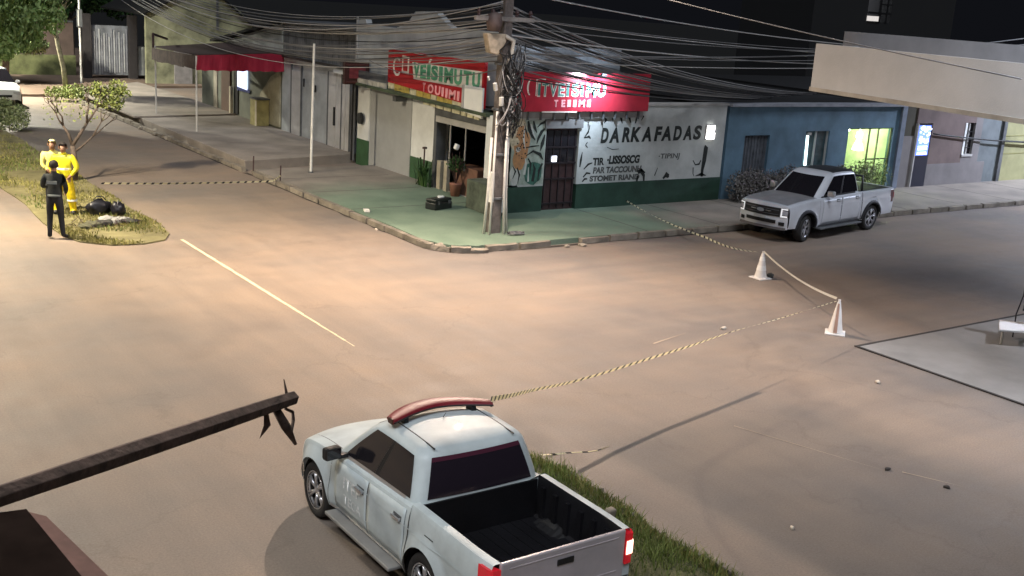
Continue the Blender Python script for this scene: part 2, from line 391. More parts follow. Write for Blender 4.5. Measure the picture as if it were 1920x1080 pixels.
# pavement beyond the end of the street and rear yards
MB().prism([(5, 56.5), (14.5, 55.8), (19, 60.5), (30, 62), (30, 90), (-10, 90)], -.05, .12).build('dirt_yard', mat('g_dirt', (.20, .14, .10), .95, var=.25, scale=.5, bump=.4), kind='structure')
# slab of the near right property with dark lines along its edges
sl = MB().prism([(17.03, 12.55), (17.0, -6), (60, -6), (60, 12.75)], .004, .02)
slab = sl.build('concrete_forecourt', CONCL, kind='structure')
jo = MB(); jo.slab([(16.99, 12.50, .023), (60, 12.72, .023), (60, 12.75, .023), (16.97, 12.57, .023)], (0, 0, -.02)); jo.slab([(16.97, 12.57, .024), (16.97, -6, .024), (17.01, -6, .024), (17.03, 12.53, .024)], (0, 0, -.02))
jo.build('edge_line', DARKLINE, slab)
# dark strip along the foot of the kerb
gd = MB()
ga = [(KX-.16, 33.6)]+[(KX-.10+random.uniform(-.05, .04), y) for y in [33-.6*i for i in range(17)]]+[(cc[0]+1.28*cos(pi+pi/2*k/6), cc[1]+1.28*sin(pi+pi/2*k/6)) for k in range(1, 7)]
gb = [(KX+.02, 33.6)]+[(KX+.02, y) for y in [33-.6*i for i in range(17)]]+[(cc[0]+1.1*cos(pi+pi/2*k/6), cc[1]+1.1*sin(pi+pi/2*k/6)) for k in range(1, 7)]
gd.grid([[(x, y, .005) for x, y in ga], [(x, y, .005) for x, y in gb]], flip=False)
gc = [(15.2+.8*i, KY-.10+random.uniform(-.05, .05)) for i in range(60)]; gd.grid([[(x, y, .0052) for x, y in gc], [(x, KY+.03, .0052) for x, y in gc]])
gd.build('gutter_strip', mat('g_gutter', (.055, .045, .035), .95, var=.4, scale=3), fixn=False, kind='structure')
MB().add([(13.3, 34, .006), (13.3, 54, .006), (13.65, 54, .006), (13.65, 34, .006)], [(0, 3, 2, 1)]).build('gutter_strip', MATS['g_gutter'], kind='structure')
MB().prism([(19, 37), (300, 37), (300, 400), (-100, 400), (-100, 91), (31, 91), (31, 61), (26, 61), (26, 42)], .0, .02).build('back_yards', mat('yard_unlit', (.006, .006, .005), .95), kind='structure')  # near-black sheet laid over the ground so it looks unlit behind the roofs
# painted centre line, worn
pl = MB(); yy = 25.0
while yy > 16.5:
    w = .036*(min(1, (yy-15.2)/5.0)**.7); st = .35
    e = lambda: random.uniform(-.008, .008)
    pl.add([(8.44-w+e(), yy, .005), (8.44+w+e(), yy, .005), (8.44+w+e(), yy-st, .005), (8.44-w+e(), yy-st, .005)], [(0, 3, 2, 1)]); yy -= st
pl.build('painted_centre_line', mat('line_paint', (.78, .66, .38), .6, var=.2, scale=12, col2=(.5, .42, .3)), kind='structure')

# ------------------------------------------------------------------ corner shop building
cs = thing('corner_shop_building', 'white corner shop with dark green base, mural and black painted lettering behind the utility pole', 'building', (17.6, 24.9, 0))
def wallseg(name, m, x0, x1, z0, z1, y0=24.9, y1=25.1, par=None, **k): return box(name, m, x0, x1, y0, y1, z0, z1, par or cs, **k)
wallseg('wall', WHITEW2, 17.5, 18.68, .86, 2.86)
wallseg('wall', WHITEW2, 19.85, 25.62, .86, 3.1)
wallseg('wall', WHITEW2, 18.68, 19.85, 2.72, 2.86)
b1 = MB().box(17.48, 18.66, 24.885, 25.1, 0, .86).box(19.87, 25.64, 24.885, 25.1, 0, .86)
b1.build('green_base', GREENB, cs)
wallseg('parapet_cap', LGREY, 22.2, 25.66, 3.1, 3.17, 24.86, 25.14)
wallseg('lintel', mat('lintel_grey', (.16, .155, .15), .7), 18.6, 19.92, 2.47, 2.72, 24.84, 25.1)
dr = box('door', DBROWN, 18.7, 19.84, 25.0, 25.06, .14, 2.47, cs)
for i in range(5): box('door_bar', mat('door_bar', (.02, .014, .016), .5), 18.76+.25*i, 18.79+.25*i, 24.965, 24.998, .2, 2.4, dr)
for z in (.3, 1.0, 1.45, 1.9): box('door_rail', MATS['door_bar'], 18.7, 19.84, 24.96, 25.0, z, z+.05, dr)
box('door_glass', GLASSD, 18.72, 19.82, 24.985, 24.995, 1.5, 2.4, dr)
box('lit_notice', mat('notice_lit', (.7, .7, .75), .5, em=(.8, .85, 1), es=1.6, var=0), 18.98, 19.14, 24.95, 24.96, 1.52, 1.68, dr)
# shopfront face on the left street (x = 17.6 -> 17.9)
box('shopfront_header', LGREY, 17.58, 17.8, 26.2, 29.02, 2.16, 2.34, cs)
box('fascia_board', DGREY, 17.55, 17.8, 26.0, 29.04, 2.36, 2.62, cs)
box('corner_pillar', WHITEW, 17.5, 17.8, 24.9, 26.15, .14, 2.7, cs)
box('shop_side_jamb', DGREY, 17.6, 17.95, 28.98, 29.14, .1, 2.62, cs)
box('shop_inner_floor', CONC, 17.7, 22, 25.2, 29.1, .1, .16, cs)
box('shop_inner_wall', mat('shop_dark', (.07, .055, .06), .8), 20.6, 20.7, 25.2, 29.1, .1, 2.8, cs)
box('shop_ceiling', DGREY, 17.8, 22.2, 25.1, 29.1, 2.7, 2.8, cs)
# glazing frame of shopfront
for y in (27.45, 28.3): box('shopfront_mullion', LGREY, 17.66, 17.69, y-.02, y+.02, .9, 2.16, cs)
box('shop_counter', mat('counter_wood', (.19, .10, .07), .6, scale=6), 17.75, 18.3, 26.85, 28.05, .16, 1.0, cs)
box('shop_post', mat('post_beige', (.4, .36, .28), .7), 17.62, 17.74, 28.32, 28.5, .14, 1.05, cs)
box('shop_post', MATS['post_beige'], 17.62, 17.76, 28.7, 28.9, .14, 1.0, cs)
box('shop_shelf', mat('shelf_grey', (.22, .2, .21), .6), 18.6, 19.3, 26.4, 27.6, 1.0, 1.7, cs)
# white / green wall strips and grey shutter on the left street
def lw(name, m, y0, y1, z0, z1, x0=17.9, x1=18.1, par=None, **k): return box(name, m, x0, x1, y0, y1, z0, z1, par or cs, **k)
lw('wall', WHITEW, 29.1, 31.0, .82, 2.72); lw('green_base', GREENB2, 29.1, 31.0, 0, .82, 17.885)
sh = lw('grey_shutter', GREYP, 31.0, 33.78, 0, 2.72, 17.87)
for i in range(0): box('shutter_seam', mat('shutter_seam', (.2, .2, .2), .6), 17.862, 17.87, 31.05, 33.73, .3+i*.22, .312+i*.22, sh)
lw('wall', WHITEW, 33.78, 34.62, .9, 2.8, 17.84); lw('green_base', GREENB2, 33.78, 34.62, 0, .9, 17.825)
MB().tube([(17.76, 34.7, .1), (17.76, 34.7, 2.8)], .04).build('drain_pipe', DGREY, cs)
MB().tube([(17.78, 34.85, .1), (17.78, 34.85, 2.8)], .06).build('drain_pipe', BLACK, cs)
fn_ = MB().lathe([(.05, -.05), (.19, -.04), (.2, .04), (.05, .05)], (17.72, 34.2, 1.62), 14, 'x'); fn_.build('wall_fan', BLACK, cs)
# flat slab roof edge over the pavement
rs = MB().slab([(17.35, 26.0, 2.66), (18.2, 26.0, 2.66), (18.2, 34.9, 2.78), (17.35, 34.9, 2.78)], (0, 0, .09)).build('roof_slab_edge', mat('roof_edge_green', (.07, .095, .055), .7, var=.3), cs)
box('eave_bracket', DGREY, 17.45, 17.9, 31.3, 31.5, 2.5, 2.66, cs)
# tall market wall with stepped dome parapet
mw = MB(); prof = [(26.4, 2.87), (34.9, 2.87), (34.9, 4.86), (34.4, 4.9), (34.3, 4.72), (32.3, 4.72), (31.5, 4.98), (31.1, 5.3), (29.9, 5.36), (29.2, 5.02), (28.9, 4.92), (26.4, 4.95)]
mw.slab([(17.92, y, z) for y, z in prof], (.22, 0, 0)); mw.build('parapet_wall', mat('g_grey_plaster', (.45, .47, .47), .8, var=.2, scale=.9, bump=.2), cs, fixn=True)
box('market_side_wall', mat('dark_plaster', (.20, .21, .22), .85, var=.3), 18.14, 22.4, 26.4, 26.6, 2.87, 4.6, cs)
box('roof', ROOFD, 18.14, 22.4, 26.6, 36, 4.3, 4.4, cs)
box('roof', ROOFD, 17.6, 60, 25.1, 26.4, 2.87, 2.92, cs)
box('roof', ROOFD, 22.4, 34.5, 26.4, 45, 2.9, 2.96, cs)
MB().box(17.86, 17.9, 34.86, 34.95, .3, 4.95).build('downpipe', LGREY, cs)
# lettering
PAINT = mat('black_lettering', (.02, .024, .022), .7, var=.3, scale=8)
PAINTF = mat('faded_lettering', (.10, .105, .10), .7, var=.4, scale=8)
lt = 'DARKAFADAS'; xs0 = [20.64, 20.96, 21.44, 21.77, 22.2, 22.69, 22.97, 23.46, 23.86, 24.28]
wd = [.28, .37, .31, .37, .38, .30, .40, .33, .36, .34]
for c, x, w in zip(lt, xs0, wd):
    put_text('painted_letter', c, PAINT, (x, 24.9, 2.02+.01*(x-20.6)), w, .44, '-y', cs, bold=.045, shear=.12)
put_text('small_lettering', 'TIR', PAINT, (20.42, 24.9, 1.38), .42, .22, '-y', cs, bold=.045, depth=.004)
put_text('small_lettering', '\u00b7LISSOSCG', PAINT, (20.95, 24.9, 1.40), 1.25, .25, '-y', cs, bold=.05, depth=.004, shear=.1)
put_text('small_lettering', '\u00b7TIPINJ', PAINTF, (22.95, 24.9, 1.46), .86, .2, '-y', cs, bold=.015, depth=.004, shear=.1)
put_text('small_lettering', 'PAR TACCOUNH', PAINTF, (20.45, 24.9, 1.14), 1.85, .19, '-y', cs, bold=.045, depth=.004, shear=.1)
put_text('small_lettering', 'STOMET RIAND', PAINTF, (20.35, 24.9, .91), 1.9, .17, '-y', cs, bold=.05, depth=.004)
ms = MB(); Y = 24.9
stroke(ms, [(24.83, 1.88), (24.88, 1.8), (24.86, 1.4), (24.82, 1.1), (24.83, .9)], [.02, .09, .085, .06, .05], y=Y)
stroke(ms, [(24.55, .93), (24.8, .98), (25.0, .93)], [.01, .05, .01], y=Y)
stroke(ms, [(24.38, 1.42), (24.5, 1.28), (24.66, 1.3), (24.72, 1.42)], [.015, .02, .03, .02], y=Y)
stroke(ms, [(24.42, 1.2), (24.44, 1.0), (24.5, .92)], [.02, .015, .01], y=Y)
stroke(ms, [(22.18, 1.1), (22.3, 1.16), (22.42, 1.02), (22.44, .84)], [.03, .07, .05, .03], y=Y)
stroke(ms, [(22.18, 1.02), (22.16, .84)], [.05, .03], y=Y)
stroke(ms, [(22.12, 1.15), (22.3, 1.2), (22.46, 1.1)], [.02, .04, .02], y=Y)
stroke(ms, [(23.28, 1.05), (23.4, .97), (23.42, .92)], [.06, .07, .03], y=Y)
stroke(ms, [(23.3, .98), (23.2, .9)], [.05, .03], y=Y)
for pts, w in [([(20.2, 2.55), (20.16, 2.35), (20.02, 2.18)], [.01, .03, .01]), ([(20.02, 2.18), (20.2, 2.22), (20.26, 2.16)], [.01, .035, .02]), ([(20.16, 2.06), (20.1, 1.98), (20.18, 1.9)], [.015, .02, .015]),
               ([(20.0, 1.78), (19.97, 1.55), (19.95, 1.35)], [.01, .04, .02]), ([(20.1, 1.28), (20.25, 1.42), (20.4, 1.46)], [.015, .03, .015]), ([(20.1, 1.05), (20.22, 1.17), (20.36, 1.15)], [.02, .03, .02]),
               ([(20.08, .92), (20.16, 1.0), (20.26, 1.0)], [.02, .03, .02]), ([(20.7, 2.82), (20.78, 2.68), (20.72, 2.6)], [.02, .05, .01]), ([(21.0, 2.84), (21.02, 2.62)], [.05, .01]), ([(21.3, 2.84), (21.4, 2.58)], [.06, .015]),
               ([(21.6, 2.84), (21.72, 2.6)], [.06, .02]), ([(21.95, 2.84), (21.9, 2.58)], [.05, .02]), ([(22.2, 2.8), (22.12, 2.66)], [.03, .01]), ([(20.9, 1.9), (21.1, 1.83), (21.35, 1.84)], [.008, .01, .008]), ([(22.95, 1.24), (22.85, 1.0)], [.008, .02])]:
    stroke(ms, pts, w, y=Y)
build_each(ms, 'painted_stroke', PAINT, cs)
# mural panel: a big cat among leaves
mu = MB(); MC = [mat('mural_leaf_light', (.36, .42, .36), .7, var=.25, scale=5), mat('mural_black', (.02, .025, .022), .7, var=.2), mat('mural_orange', (.52, .26, .11), .7, var=.4, scale=9, col2=(.36, .2, .1)), mat('mural_cream', (.62, .54, .38), .7, var=.3, scale=9), mat('mural_teal', (.06, .17, .13), .7, var=.4, scale=5), mat('mural_white', (.6, .62, .58), .7, var=.2)]
mu.box(17.52, 18.66, 24.892, 24.9, .92, 2.70, 0)
def blob(cx, cz, rx, rz, mi, d, seed=0, n=18):
    pts = []
    for i in range(n):
        a = 2*pi*i/n; k = 1+.22*noise.noise(Vector((cos(a)*1.6, sin(a)*1.6, seed)))
        pts.append((cx+rx*k*cos(a), 24.892-d, cz+rz*k*sin(a)))
    mu.add(pts, [tuple(range(n))], mi)
blob(17.72, 2.30, .30, .46, 3, .003, 1); blob(17.86, 2.02, .26, .50, 2, .004, 2); blob(17.80, 1.62, .22, .26, 2, .005, 3)
blob(17.64, 2.12, .12, .12, 3, .007, 4); blob(17.74, 1.9, .08, .07, 5, .007, 5)
blob(17.7, 1.2, .2, .28, 5, .003, 6); blob(18.3, 1.25, .3, .34, 4, .003, 7)
for i in range(46):
    a = random.uniform(0, 2*pi); r = sqrt(random.random()); blob(17.82+.22*r*cos(a), 2.08+.52*r*sin(a), random.uniform(.012, .03), random.uniform(.012, .03), 1, .009, i, 6)
Y = 24.888
for pts, w in [([(18.02, 2.68), (18.08, 2.45), (18.2, 2.25), (18.3, 2.15)], [.03, .06, .04, .01]), ([(18.2, 2.68), (18.25, 2.5), (18.34, 2.35)], [.02, .05, .01]), ([(18.62, 2.66), (18.45, 2.6), (18.34, 2.5)], [.04, .03, .01]),
               ([(18.64, 2.5), (18.5, 2.38), (18.4, 2.2), (18.36, 2.05)], [.01, .05, .04, .01]), ([(18.62, 2.3), (18.55, 2.05), (18.5, 1.85)], [.02, .06, .01]), ([(18.0, 1.95), (18.2, 1.98), (18.45, 2.0)], [.01, .02, .01]),
               ([(18.02, 1.72), (18.25, 1.85), (18.5, 1.75), (18.62, 1.6)], [.01, .03, .05, .01]), ([(18.1, 1.65), (18.2, 1.5), (18.2, 1.2)], [.02, .03, .01]), ([(18.6, 1.5), (18.5, 1.3), (18.48, 1.0)], [.03, .04, .01]),
               ([(17.9, 2.62), (17.97, 2.4), (18.06, 2.2)], [.01, .025, .01]), ([(17.6, 1.45), (17.7, 1.3), (17.62, 1.1)], [.01, .03, .01]), ([(17.75, 1.4), (17.84, 1.2), (17.8, .96)], [.02, .03, .01]), ([(18.3, 1.0), (18.35, 1.35), (18.28, 1.5)], [.05, .04, .01])]:
    stroke(mu, pts, w, y=Y, mi=1)
for pts, w in [([(18.12, 2.6), (18.2, 2.35), (18.3, 2.22)], [.02, .03, .01]), ([(18.0, 1.2), (18.04, 1.5), (18.0, 1.65)], [.04, .03, .01]), ([(18.15, 1.0), (18.13, 1.4)], [.03, .01]), ([(17.92, 2.6), (17.9, 2.2), (17.98, 1.9)], [.01, .03, .01])]:
    stroke(mu, pts, w, y=Y, mi=5)
mu.build('mural_panel', MC, cs)
# low concrete wedge/planter at the corner with white box
pb = thing('corner_planter', 'low dark green concrete block at the foot of the mural corner', 'planter', (17.2, 25.2, ZP))
MB().prism([(16.75, 24.3), (17.46, 24.86), (17.46, 26.0), (16.85, 26.0)], ZP, .95).build('block', mat('g_planter', (.10, .12, .09), .8, var=.35, scale=3, bump=.3), pb, bevel=.02)
MB().box(16.86, 16.98, 24.33, 24.40, .3, .8).build('white_plate', WHITEW, pb)
# lit wall lamp right of lettering
wl = thing('wall_lamp', 'lit white two pane lamp on the wall right of the black lettering', 'lamp', (24.95, 24.9, 2.08))
EML = mat('lamp_diffuser', (.9, .9, .9), .5, em=(1, .98, .95), es=3, var=0)
box('housing', LGREY, 24.78, 25.14, 24.86, 24.897, 2.07, 2.50, wl)
box('diffuser', EML, 24.80, 25.12, 24.82, 24.859, 2.08, 2.27, wl); box('diffuser', EML, 24.82, 25.10, 24.82, 24.859, 2.33, 2.49, wl)

# ------------------------------------------------------------------ signs
def sign_frame(t, lines): pass
s1 = thing('red_shop_sign', 'long red sign with green letters on the left street side of the market', 'sign', (17.6, 29.3, 2.8))
bs = MB().slab([(17.5, 31.97, 3.06), (17.5, 26.4, 2.83), (17.5, 26.4, 4.12), (17.5, 31.97, 4.08)], (.1, 0, 0)); bs.build('sign_board', RED, s1, fixn=True)
put_text('sign_logo', 'C', SIGNWHITE, (17.5, 31.62, 3.3), .42, .58, '-x', s1, bold=.0, depth=.012)
# pale outlined panel band with green letters
MB().slab([(17.496, 31.05, 3.42), (17.496, 30.62, 3.41), (17.496, 30.62, 3.95), (17.496, 31.05, 3.96)], (-.006, 0, 0)).build('letter_panel', SIGNWHITE, s1, fixn=True)
MB().slab([(17.489, 30.97, 3.5), (17.489, 30.7, 3.5), (17.489, 30.7, 3.88), (17.489, 30.97, 3.88)], (-.004, 0, 0)).build('letter_panel', RED, s1, fixn=True)
w1 = MB().slab([(17.497, 30.42, 3.80), (17.497, 30.30, 3.30), (17.497, 26.5, 3.32), (17.497, 26.5, 3.86)], (-.006, 0, 0)).build('letter_band', SIGNWHITE, s1, fixn=True)
for i, (c, y0, w) in enumerate(zip('VEISIMUTU', [30.32, 29.9, 29.5, 29.25, 28.8, 28.5, 27.95, 27.45, 26.98], [.38, .34, .2, .38, .2, .48, .42, .42, .4])):
    put_text('sign_letter', c, SIGNGREEN, (17.491, y0, 3.37), w, .44, '-x', s1, bold=.05, depth=.012)
put_text('sign_accent', '\u00b4', SIGNWHITE, (17.497, 29.45, 3.86), .2, .12, '-x', s1, bold=.03)
for i, (c, y0, w) in enumerate(zip('TOUIIMIIII', [29.72, 29.42, 29.0, 28.62, 28.4, 28.2, 27.75, 27.5, 27.3, 27.1], [.14, .32, .3, .12, .12, .36, .12, .12, .12, .12])):
    put_text('sign_letter', c, SIGNPINK, (17.497, y0, 2.98-.01*i), w, .27, '-x', s1, bold=.03, depth=.012)
ys_ = thing('yellow_price_strip', 'narrow strip of yellow and cream panels hung under the left red sign', 'sign', (17.6, 29.2, 2.75))
CREAM = mat('strip_cream', (.66, .62, .42), .6, var=.2, scale=7)
random.seed(11)
y = 31.95
k = 0
while y > 26.75:
    w = random.uniform(.3, .55); zt = 3.04-.036*(31.95-y)
    box('strip_panel', YELLOW if k % 3 else CREAM, 17.52, 17.56, y-w+.03, y, zt-.19, zt, ys_)
    if y < 30: box('strip_panel', CREAM, 17.51, 17.55, y-w+.05, y-.02, zt-.36, zt-.215, ys_)
    y -= w; k += 1
wp = thing('white_sign_panel', 'tall bright white blank panel hanging at the end of the left red sign', 'sign', (17.4, 26.8, 2.6))
MB().slab([(17.38, 27.2, 2.66), (17.38, 26.25, 2.58), (17.38, 26.25, 3.42), (17.38, 27.2, 3.42)], (.05, 0, 0)).build('panel', mat('bright_white', (.82, .82, .78), .6, var=.05), wp, fixn=True)
MB().slab([(17.37, 27.32, 2.66), (17.37, 27.22, 2.65), (17.37, 27.22, 3.42), (17.37, 27.32, 3.42)], (.05, 0, 0)).build('frame', LGREY, wp, fixn=True)
s2 = thing('red_shop_sign', 'red sign board above the mural and brown door, right of the utility pole', 'sign', (19.8, 24.8, 2.96))
MB().box(17.45, 22.15, 24.68, 24.80, 2.96, 4.02).build('sign_board', mat('red_sign_washed', (.44, .03, .05), .32, var=.15, scale=2), s2)
box('frame_bar', SIGNWHITE, 18.3, 19.5, 24.66, 24.68, 2.93, 2.965, s2)
put_text('sign_logo', '(', SIGNWHITE, (17.75, 24.68, 3.4), .12, .42, '-y', s2, bold=.02)
MB().slab([(18.05, 24.678, 3.38), (18.08, 24.678, 3.38), (18.08, 24.678, 3.84), (18.05, 24.678, 3.84)], (0, -.006, 0)).build('sign_outline', SIGNWHITE, s2)
box('sign_outline', SIGNWHITE, 18.08, 18.36, 24.67, 24.678, 3.81, 3.84, s2)
for c, x, w in zip('ITVEISIMU', [18.12, 18.26, 18.52, 18.82, 19.1, 19.28, 19.6, 19.8, 20.2], [.1, .24, .28, .24, .1, .28, .1, .36, .3]):
    put_text('sign_letter', c, SIGNWHITE, (x-.015, 24.678, 3.36), w, .38, '-y', s2, bold=.05, depth=.006)
    put_text('sign_letter', c, mat('sign_teal', (.08, .26, .22), .5, var=.15), (x, 24.672, 3.39), w*.82, .32, '-y', s2, bold=.0, depth=.006)
for c, x in zip('TEIIMI', [18.7, 18.95, 19.15, 19.35, 19.55, 19.85]):
    put_text('sign_letter', c, SIGNPINK, (x, 24.678, 3.08), .13 if c != 'M' else .22, .2, '-y', s2, bold=.04, depth=.008)
box('lower_strip', mat('strip_grey', (.3, .29, .28), .7), 17.5, 22.1, 24.82, 24.9, 2.76, 2.93, cs)
for i in range(10): box('strip_bracket', DGREY, 17.9+i*.44, 17.93+i*.44, 24.74, 24.82, 2.72, 2.96, s2)
# floodlight washing the red sign
fl = thing('flood_light', 'small cold white flood light on a bracket above the right red sign', 'lamp', (20.0, 24.3, 4.0))
MB().tube([(20.0, 24.78, 4.02), (20.0, 24.5, 4.1), (20.0, 24.24, 4.06)], .012).build('bracket', DGREY, fl)
MB().rbox((20.0, 24.22, 4.02), (.17, .06, .11), (radians(40), 0, 0)).build('housing', BLACK, fl, bevel=.008)
MB().rbox((20.0, 24.245, 3.99), (.15, .012, .09), (radians(40), 0, 0)).build('lens', mat('flood_lens', (.9, .9, .9), .3, em=(.7, .85, 1), es=3, var=0), fl)
ld = bpy.data.lights.new('flood_lamp', 'SPOT'); ld.energy = 170; ld.color = (.68, .82, 1); ld.spot_size = radians(130); ld.spot_blend = .9; ld.shadow_soft_size = .06
lo = bpy.data.objects.new('flood_lamp', ld); COL.objects.link(lo); lo.location = (20.0, 23.95, 4.0)
lo.rotation_euler = Vector((0, .75, -.35)).to_track_quat('-Z', 'Y').to_euler()
bxs = thing('maroon_box_sign', 'dark maroon framed box sign projecting from the wall left of the long red sign', 'sign', (17.5, 34.3, 2.8))
MB().box(16.95, 17.85, 33.9, 34.05, 2.78, 3.5).build('sign_box', mat('maroon_dark', (.05, .018, .016), .5), bxs)
for a in [(17.0, 17.8, 2.83, 2.88), (17.0, 17.8, 3.4, 3.45)]: box('frame', mat('maroon_frame', (.09, .03, .025), .5), a[0], a[1], 33.86, 33.9, a[2], a[3], bxs)
box('sign_face', mat('sign_face_dusky', (.20, .04, .045), .4, var=.2, scale=6), 17.12, 17.7, 33.87, 33.9, 2.98, 3.33, bxs)
MB().box(17.42, 17.5, 32.0, 33.9, 2.8, 3.0).build('arm_board', mat('arm_cream', (.5, .48, .42), .7, var=.3, scale=5), bxs)
MB().box(17.44, 17.52, 31.95, 34.4, 3.02, 3.25).build('arm_board', DGREY, bxs)

# ------------------------------------------------------------------ blue, pink, grey and yellow buildings along the right street
BLUE = mat('blue_wall', (.105, .185, .25), .7, var=.22, scale=1.2, bump=.15)
bb = thing('blue_building', 'low blue fronted building behind the parked pickup', 'building', (30, 24.9, 0))
for a in [(25.75, 26.55, 0, 3.08), (27.7, 29.42, 0, 3.08), (30.62, 31.6, 0, 3.08), (34.02, 34.3, 0, 3.08), (26.55, 27.7, 2.15, 3.08), (29.42, 30.62, 2.25, 3.08), (31.6, 34.02, 2.32, 3.08), (29.42, 30.62, 0, .95)]:
    box('wall', BLUE, a[0], a[1], 24.9, 25.1, a[2], a[3], bb)
box('roof_edge', mat('edge_grey', (.24, .25, .28), .7), 25.66, 34.4, 24.7, 25.1, 3.08, 3.18, bb)
box('roof', ROOFD, 25.7, 34.4, 25.1, 36, 3.05, 3.12, bb)
d_ = box('door', mat('faded_shutter', (.10, .11, .125), .6, var=.3, scale=4), 26.55, 27.7, 25.0, 25.04, .1, 2.15, bb)
for i in range(8): box('shutter_slat', MATS['faded_shutter'], 26.57+.14*i, 26.60+.14*i, 24.98, 25.0, .1, 2.13, d_)
wn_ = box('window', mat('frosted_teal', (.05, .09, .10), .25, var=.3, scale=3), 29.42, 30.62, 25.02, 25.05, .95, 2.25, bb)
for x in (29.42, 30.0, 30.58): box('frame', LGREY, x, x+.045, 24.96, 25.02, .95, 2.25, wn_)
box('frame', LGREY, 29.42, 30.62, 24.96, 25.02, .93, .98, wn_)
tl_ = thing('tube_reflection', 'glowing white vertical strip for the tube light reflection in the blue building window', 'lamp', (29.6, 24.9, 1.1))
MB().rbox((29.58, 24.93, 1.6), (.07, .05, 1.0), (0, radians(-3), 0)).build('tube', mat('tube_emis', (.8, .9, .9), .4, em=(.7, .95, 1), es=1.5, var=0), tl_)  # glowing strip stands in for a tube light reflected in the window
box('cap', LGREY, 29.52, 29.68, 24.88, 24.96, 2.12, 2.2, tl_)
# green lit room
GRN = mat('lime_wall', (.62, .70, .54), .7, var=.15, scale=2)
box('room_back_wall', GRN, 31.6, 34.02, 27.0, 27.1, 0, 2.6, bb); box('room_side_wall', GRN, 31.5, 31.6, 25.1, 27, 0, 2.6, bb); box('room_side_wall', GRN, 34.02, 34.12, 25.1, 27, 0, 2.6, bb)
box('room_ceiling', GRN, 31.6, 34.02, 25.1, 27, 2.5, 2.6, bb); box('room_floor', CONC, 31.6, 34.02, 24.9, 27, 0, .16, bb)
gw = MB()
for x in (31.6, 32.8, 33.28, 33.98): gw.box(x, x+.04, 24.95, 25.0, .15, 2.32)
gw.box(31.6, 34.02, 24.95, 25.0, 2.28, 2.32).box(32.8, 34.02, 24.94, 24.99, 1.2, 1.24)
gw.build('glass_door_frame', mat('frame_green', (.12, .14, .06), .5), bb)
pa = MB().box(31.66, 32.78, 24.97, 24.975, .2, 2.28).box(32.84, 33.27, 24.97, 24.975, .2, 2.28).box(33.32, 33.97, 24.97, 24.975, .2, 2.28)
gp = bpy.data.materials.new('pane_glass'); gp.use_nodes = True; P = gp.node_tree.nodes['Principled BSDF']; P.inputs['Base Color'].default_value = (.75, .85, .55, 1); P.inputs['Transmission Weight'].default_value = 1; P.inputs['Roughness'].default_value = .05; P.inputs['IOR'].default_value = 1.01
pa.build('glass_pane', gp, bb)
ln = thing('hanging_lantern', 'lit white lantern hanging inside the lime green room', 'lamp', (33.0, 25.6, 1.5))
MB().lathe([(.02, 2.5), (.02, 2.1), (.10, 2.08), (.12, 1.9), (.05, 1.86), (.16, 1.6), (.2, 1.45), (.02, 1.42)], (33.1, 25.6, 0), 12).build('shade', mat('lantern_emis', (.9, 1, .85), .5, em=(.9, 1, .8), es=5, var=0), ln, smooth=True)
pt = bpy.data.lights.new('room_lamp', 'POINT'); pt.energy = 30; pt.color = (.97, 1, .90); pt.shadow_soft_size = .15
po = bpy.data.objects.new('room_lamp', pt); COL.objects.link(po); po.location = (32.7, 25.9, 2.2)
box('picture_frame', SIGNWHITE, 31.9, 32.7, 26.94, 26.99, 1.65, 2.15, bb)
box('wall_pillar', mat('pillar_blue', (.16, .19, .24), .7), 34.3, 34.55, 24.8, 25.1, 0, 3.1, bb)
pk = thing('pink_building', 'dusky pink plastered building with small window, right of the blue building', 'building', (37, 24.9, 0))
PINK = mat('pink_wall', (.15, .11, .10), .8, var=.18, scale=1.0, bump=.2)
PGREY = mat('pinkgrey_wall', (.19, .175, .17), .8, var=.15, scale=1.0)
box('wall', PGREY, 34.55, 35.35, 24.92, 25.12, 0, 2.0, pk); box('wall', mat('dark_olive_wall', (.05, .045, .03), .8), 34.55, 35.35, 24.95, 25.12, 2.0, 3.1, pk)
box('wall', PINK, 36.3, 38.35, 24.9, 25.1, .95, 3.2, pk); box('wall', PGREY, 36.3, 39.95, 24.9, 25.1, 0, .95, pk)
box('wall', PINK, 38.35, 39.0, 24.9, 25.1, 2.45, 3.2, pk); box('wall', PGREY, 38.35, 39.0, 24.9, 25.1, .95, 1.25, pk); box('wall', PGREY, 39.0, 39.45, 24.9, 25.1, .95, 3.2, pk)
box('wall', PINK, 35.35, 36.3, 24.9, 25.1, 2.45, 3.2, pk)
box('roof', ROOFD, 34.4, 60, 25.1, 36, 3.15, 3.22, pk)
w2 = box('window', GLASSD, 38.35, 39.0, 25.0, 25.04, 1.25, 2.45, pk); box('frame', WHITEW, 38.33, 38.45, 24.88, 25.0, 1.2, 2.45, w2); box('frame', LGREY, 38.33, 39.02, 24.86, 25.0, 1.18, 1.26, w2)
box('frame', LGREY, 38.68, 38.72, 24.95, 25.0, 1.25, 2.45, w2)
for m_, y in (('blueish', 1.5), ('x', 1.8), ('x', 2.1)): box('window_bar', BLACK, 38.46, 39.0, 24.93, 24.95, y, y+.02, w2)
dd = thing('door_with_lit_poster', 'dark narrow door carrying a backlit blue and white poster, on the pink building', 'door', (35.8, 24.9, .1))
box('door_leaf', mat('navy_black_door', (.015, .016, .03), .4, var=0), 35.42, 36.24, 24.86, 24.93, .14, 2.42, dd)
box('door_frame', LGREY, 35.36, 35.42, 24.84, 24.95, .14, 2.45, dd)
PB = mat('poster_blue', (.1, .15, .6), .4, em=(.10, .17, .8), es=.9, var=0); PWh = mat('poster_white', (.8, .85, 1), .4, em=(.68, .78, 1), es=1.4, var=0)
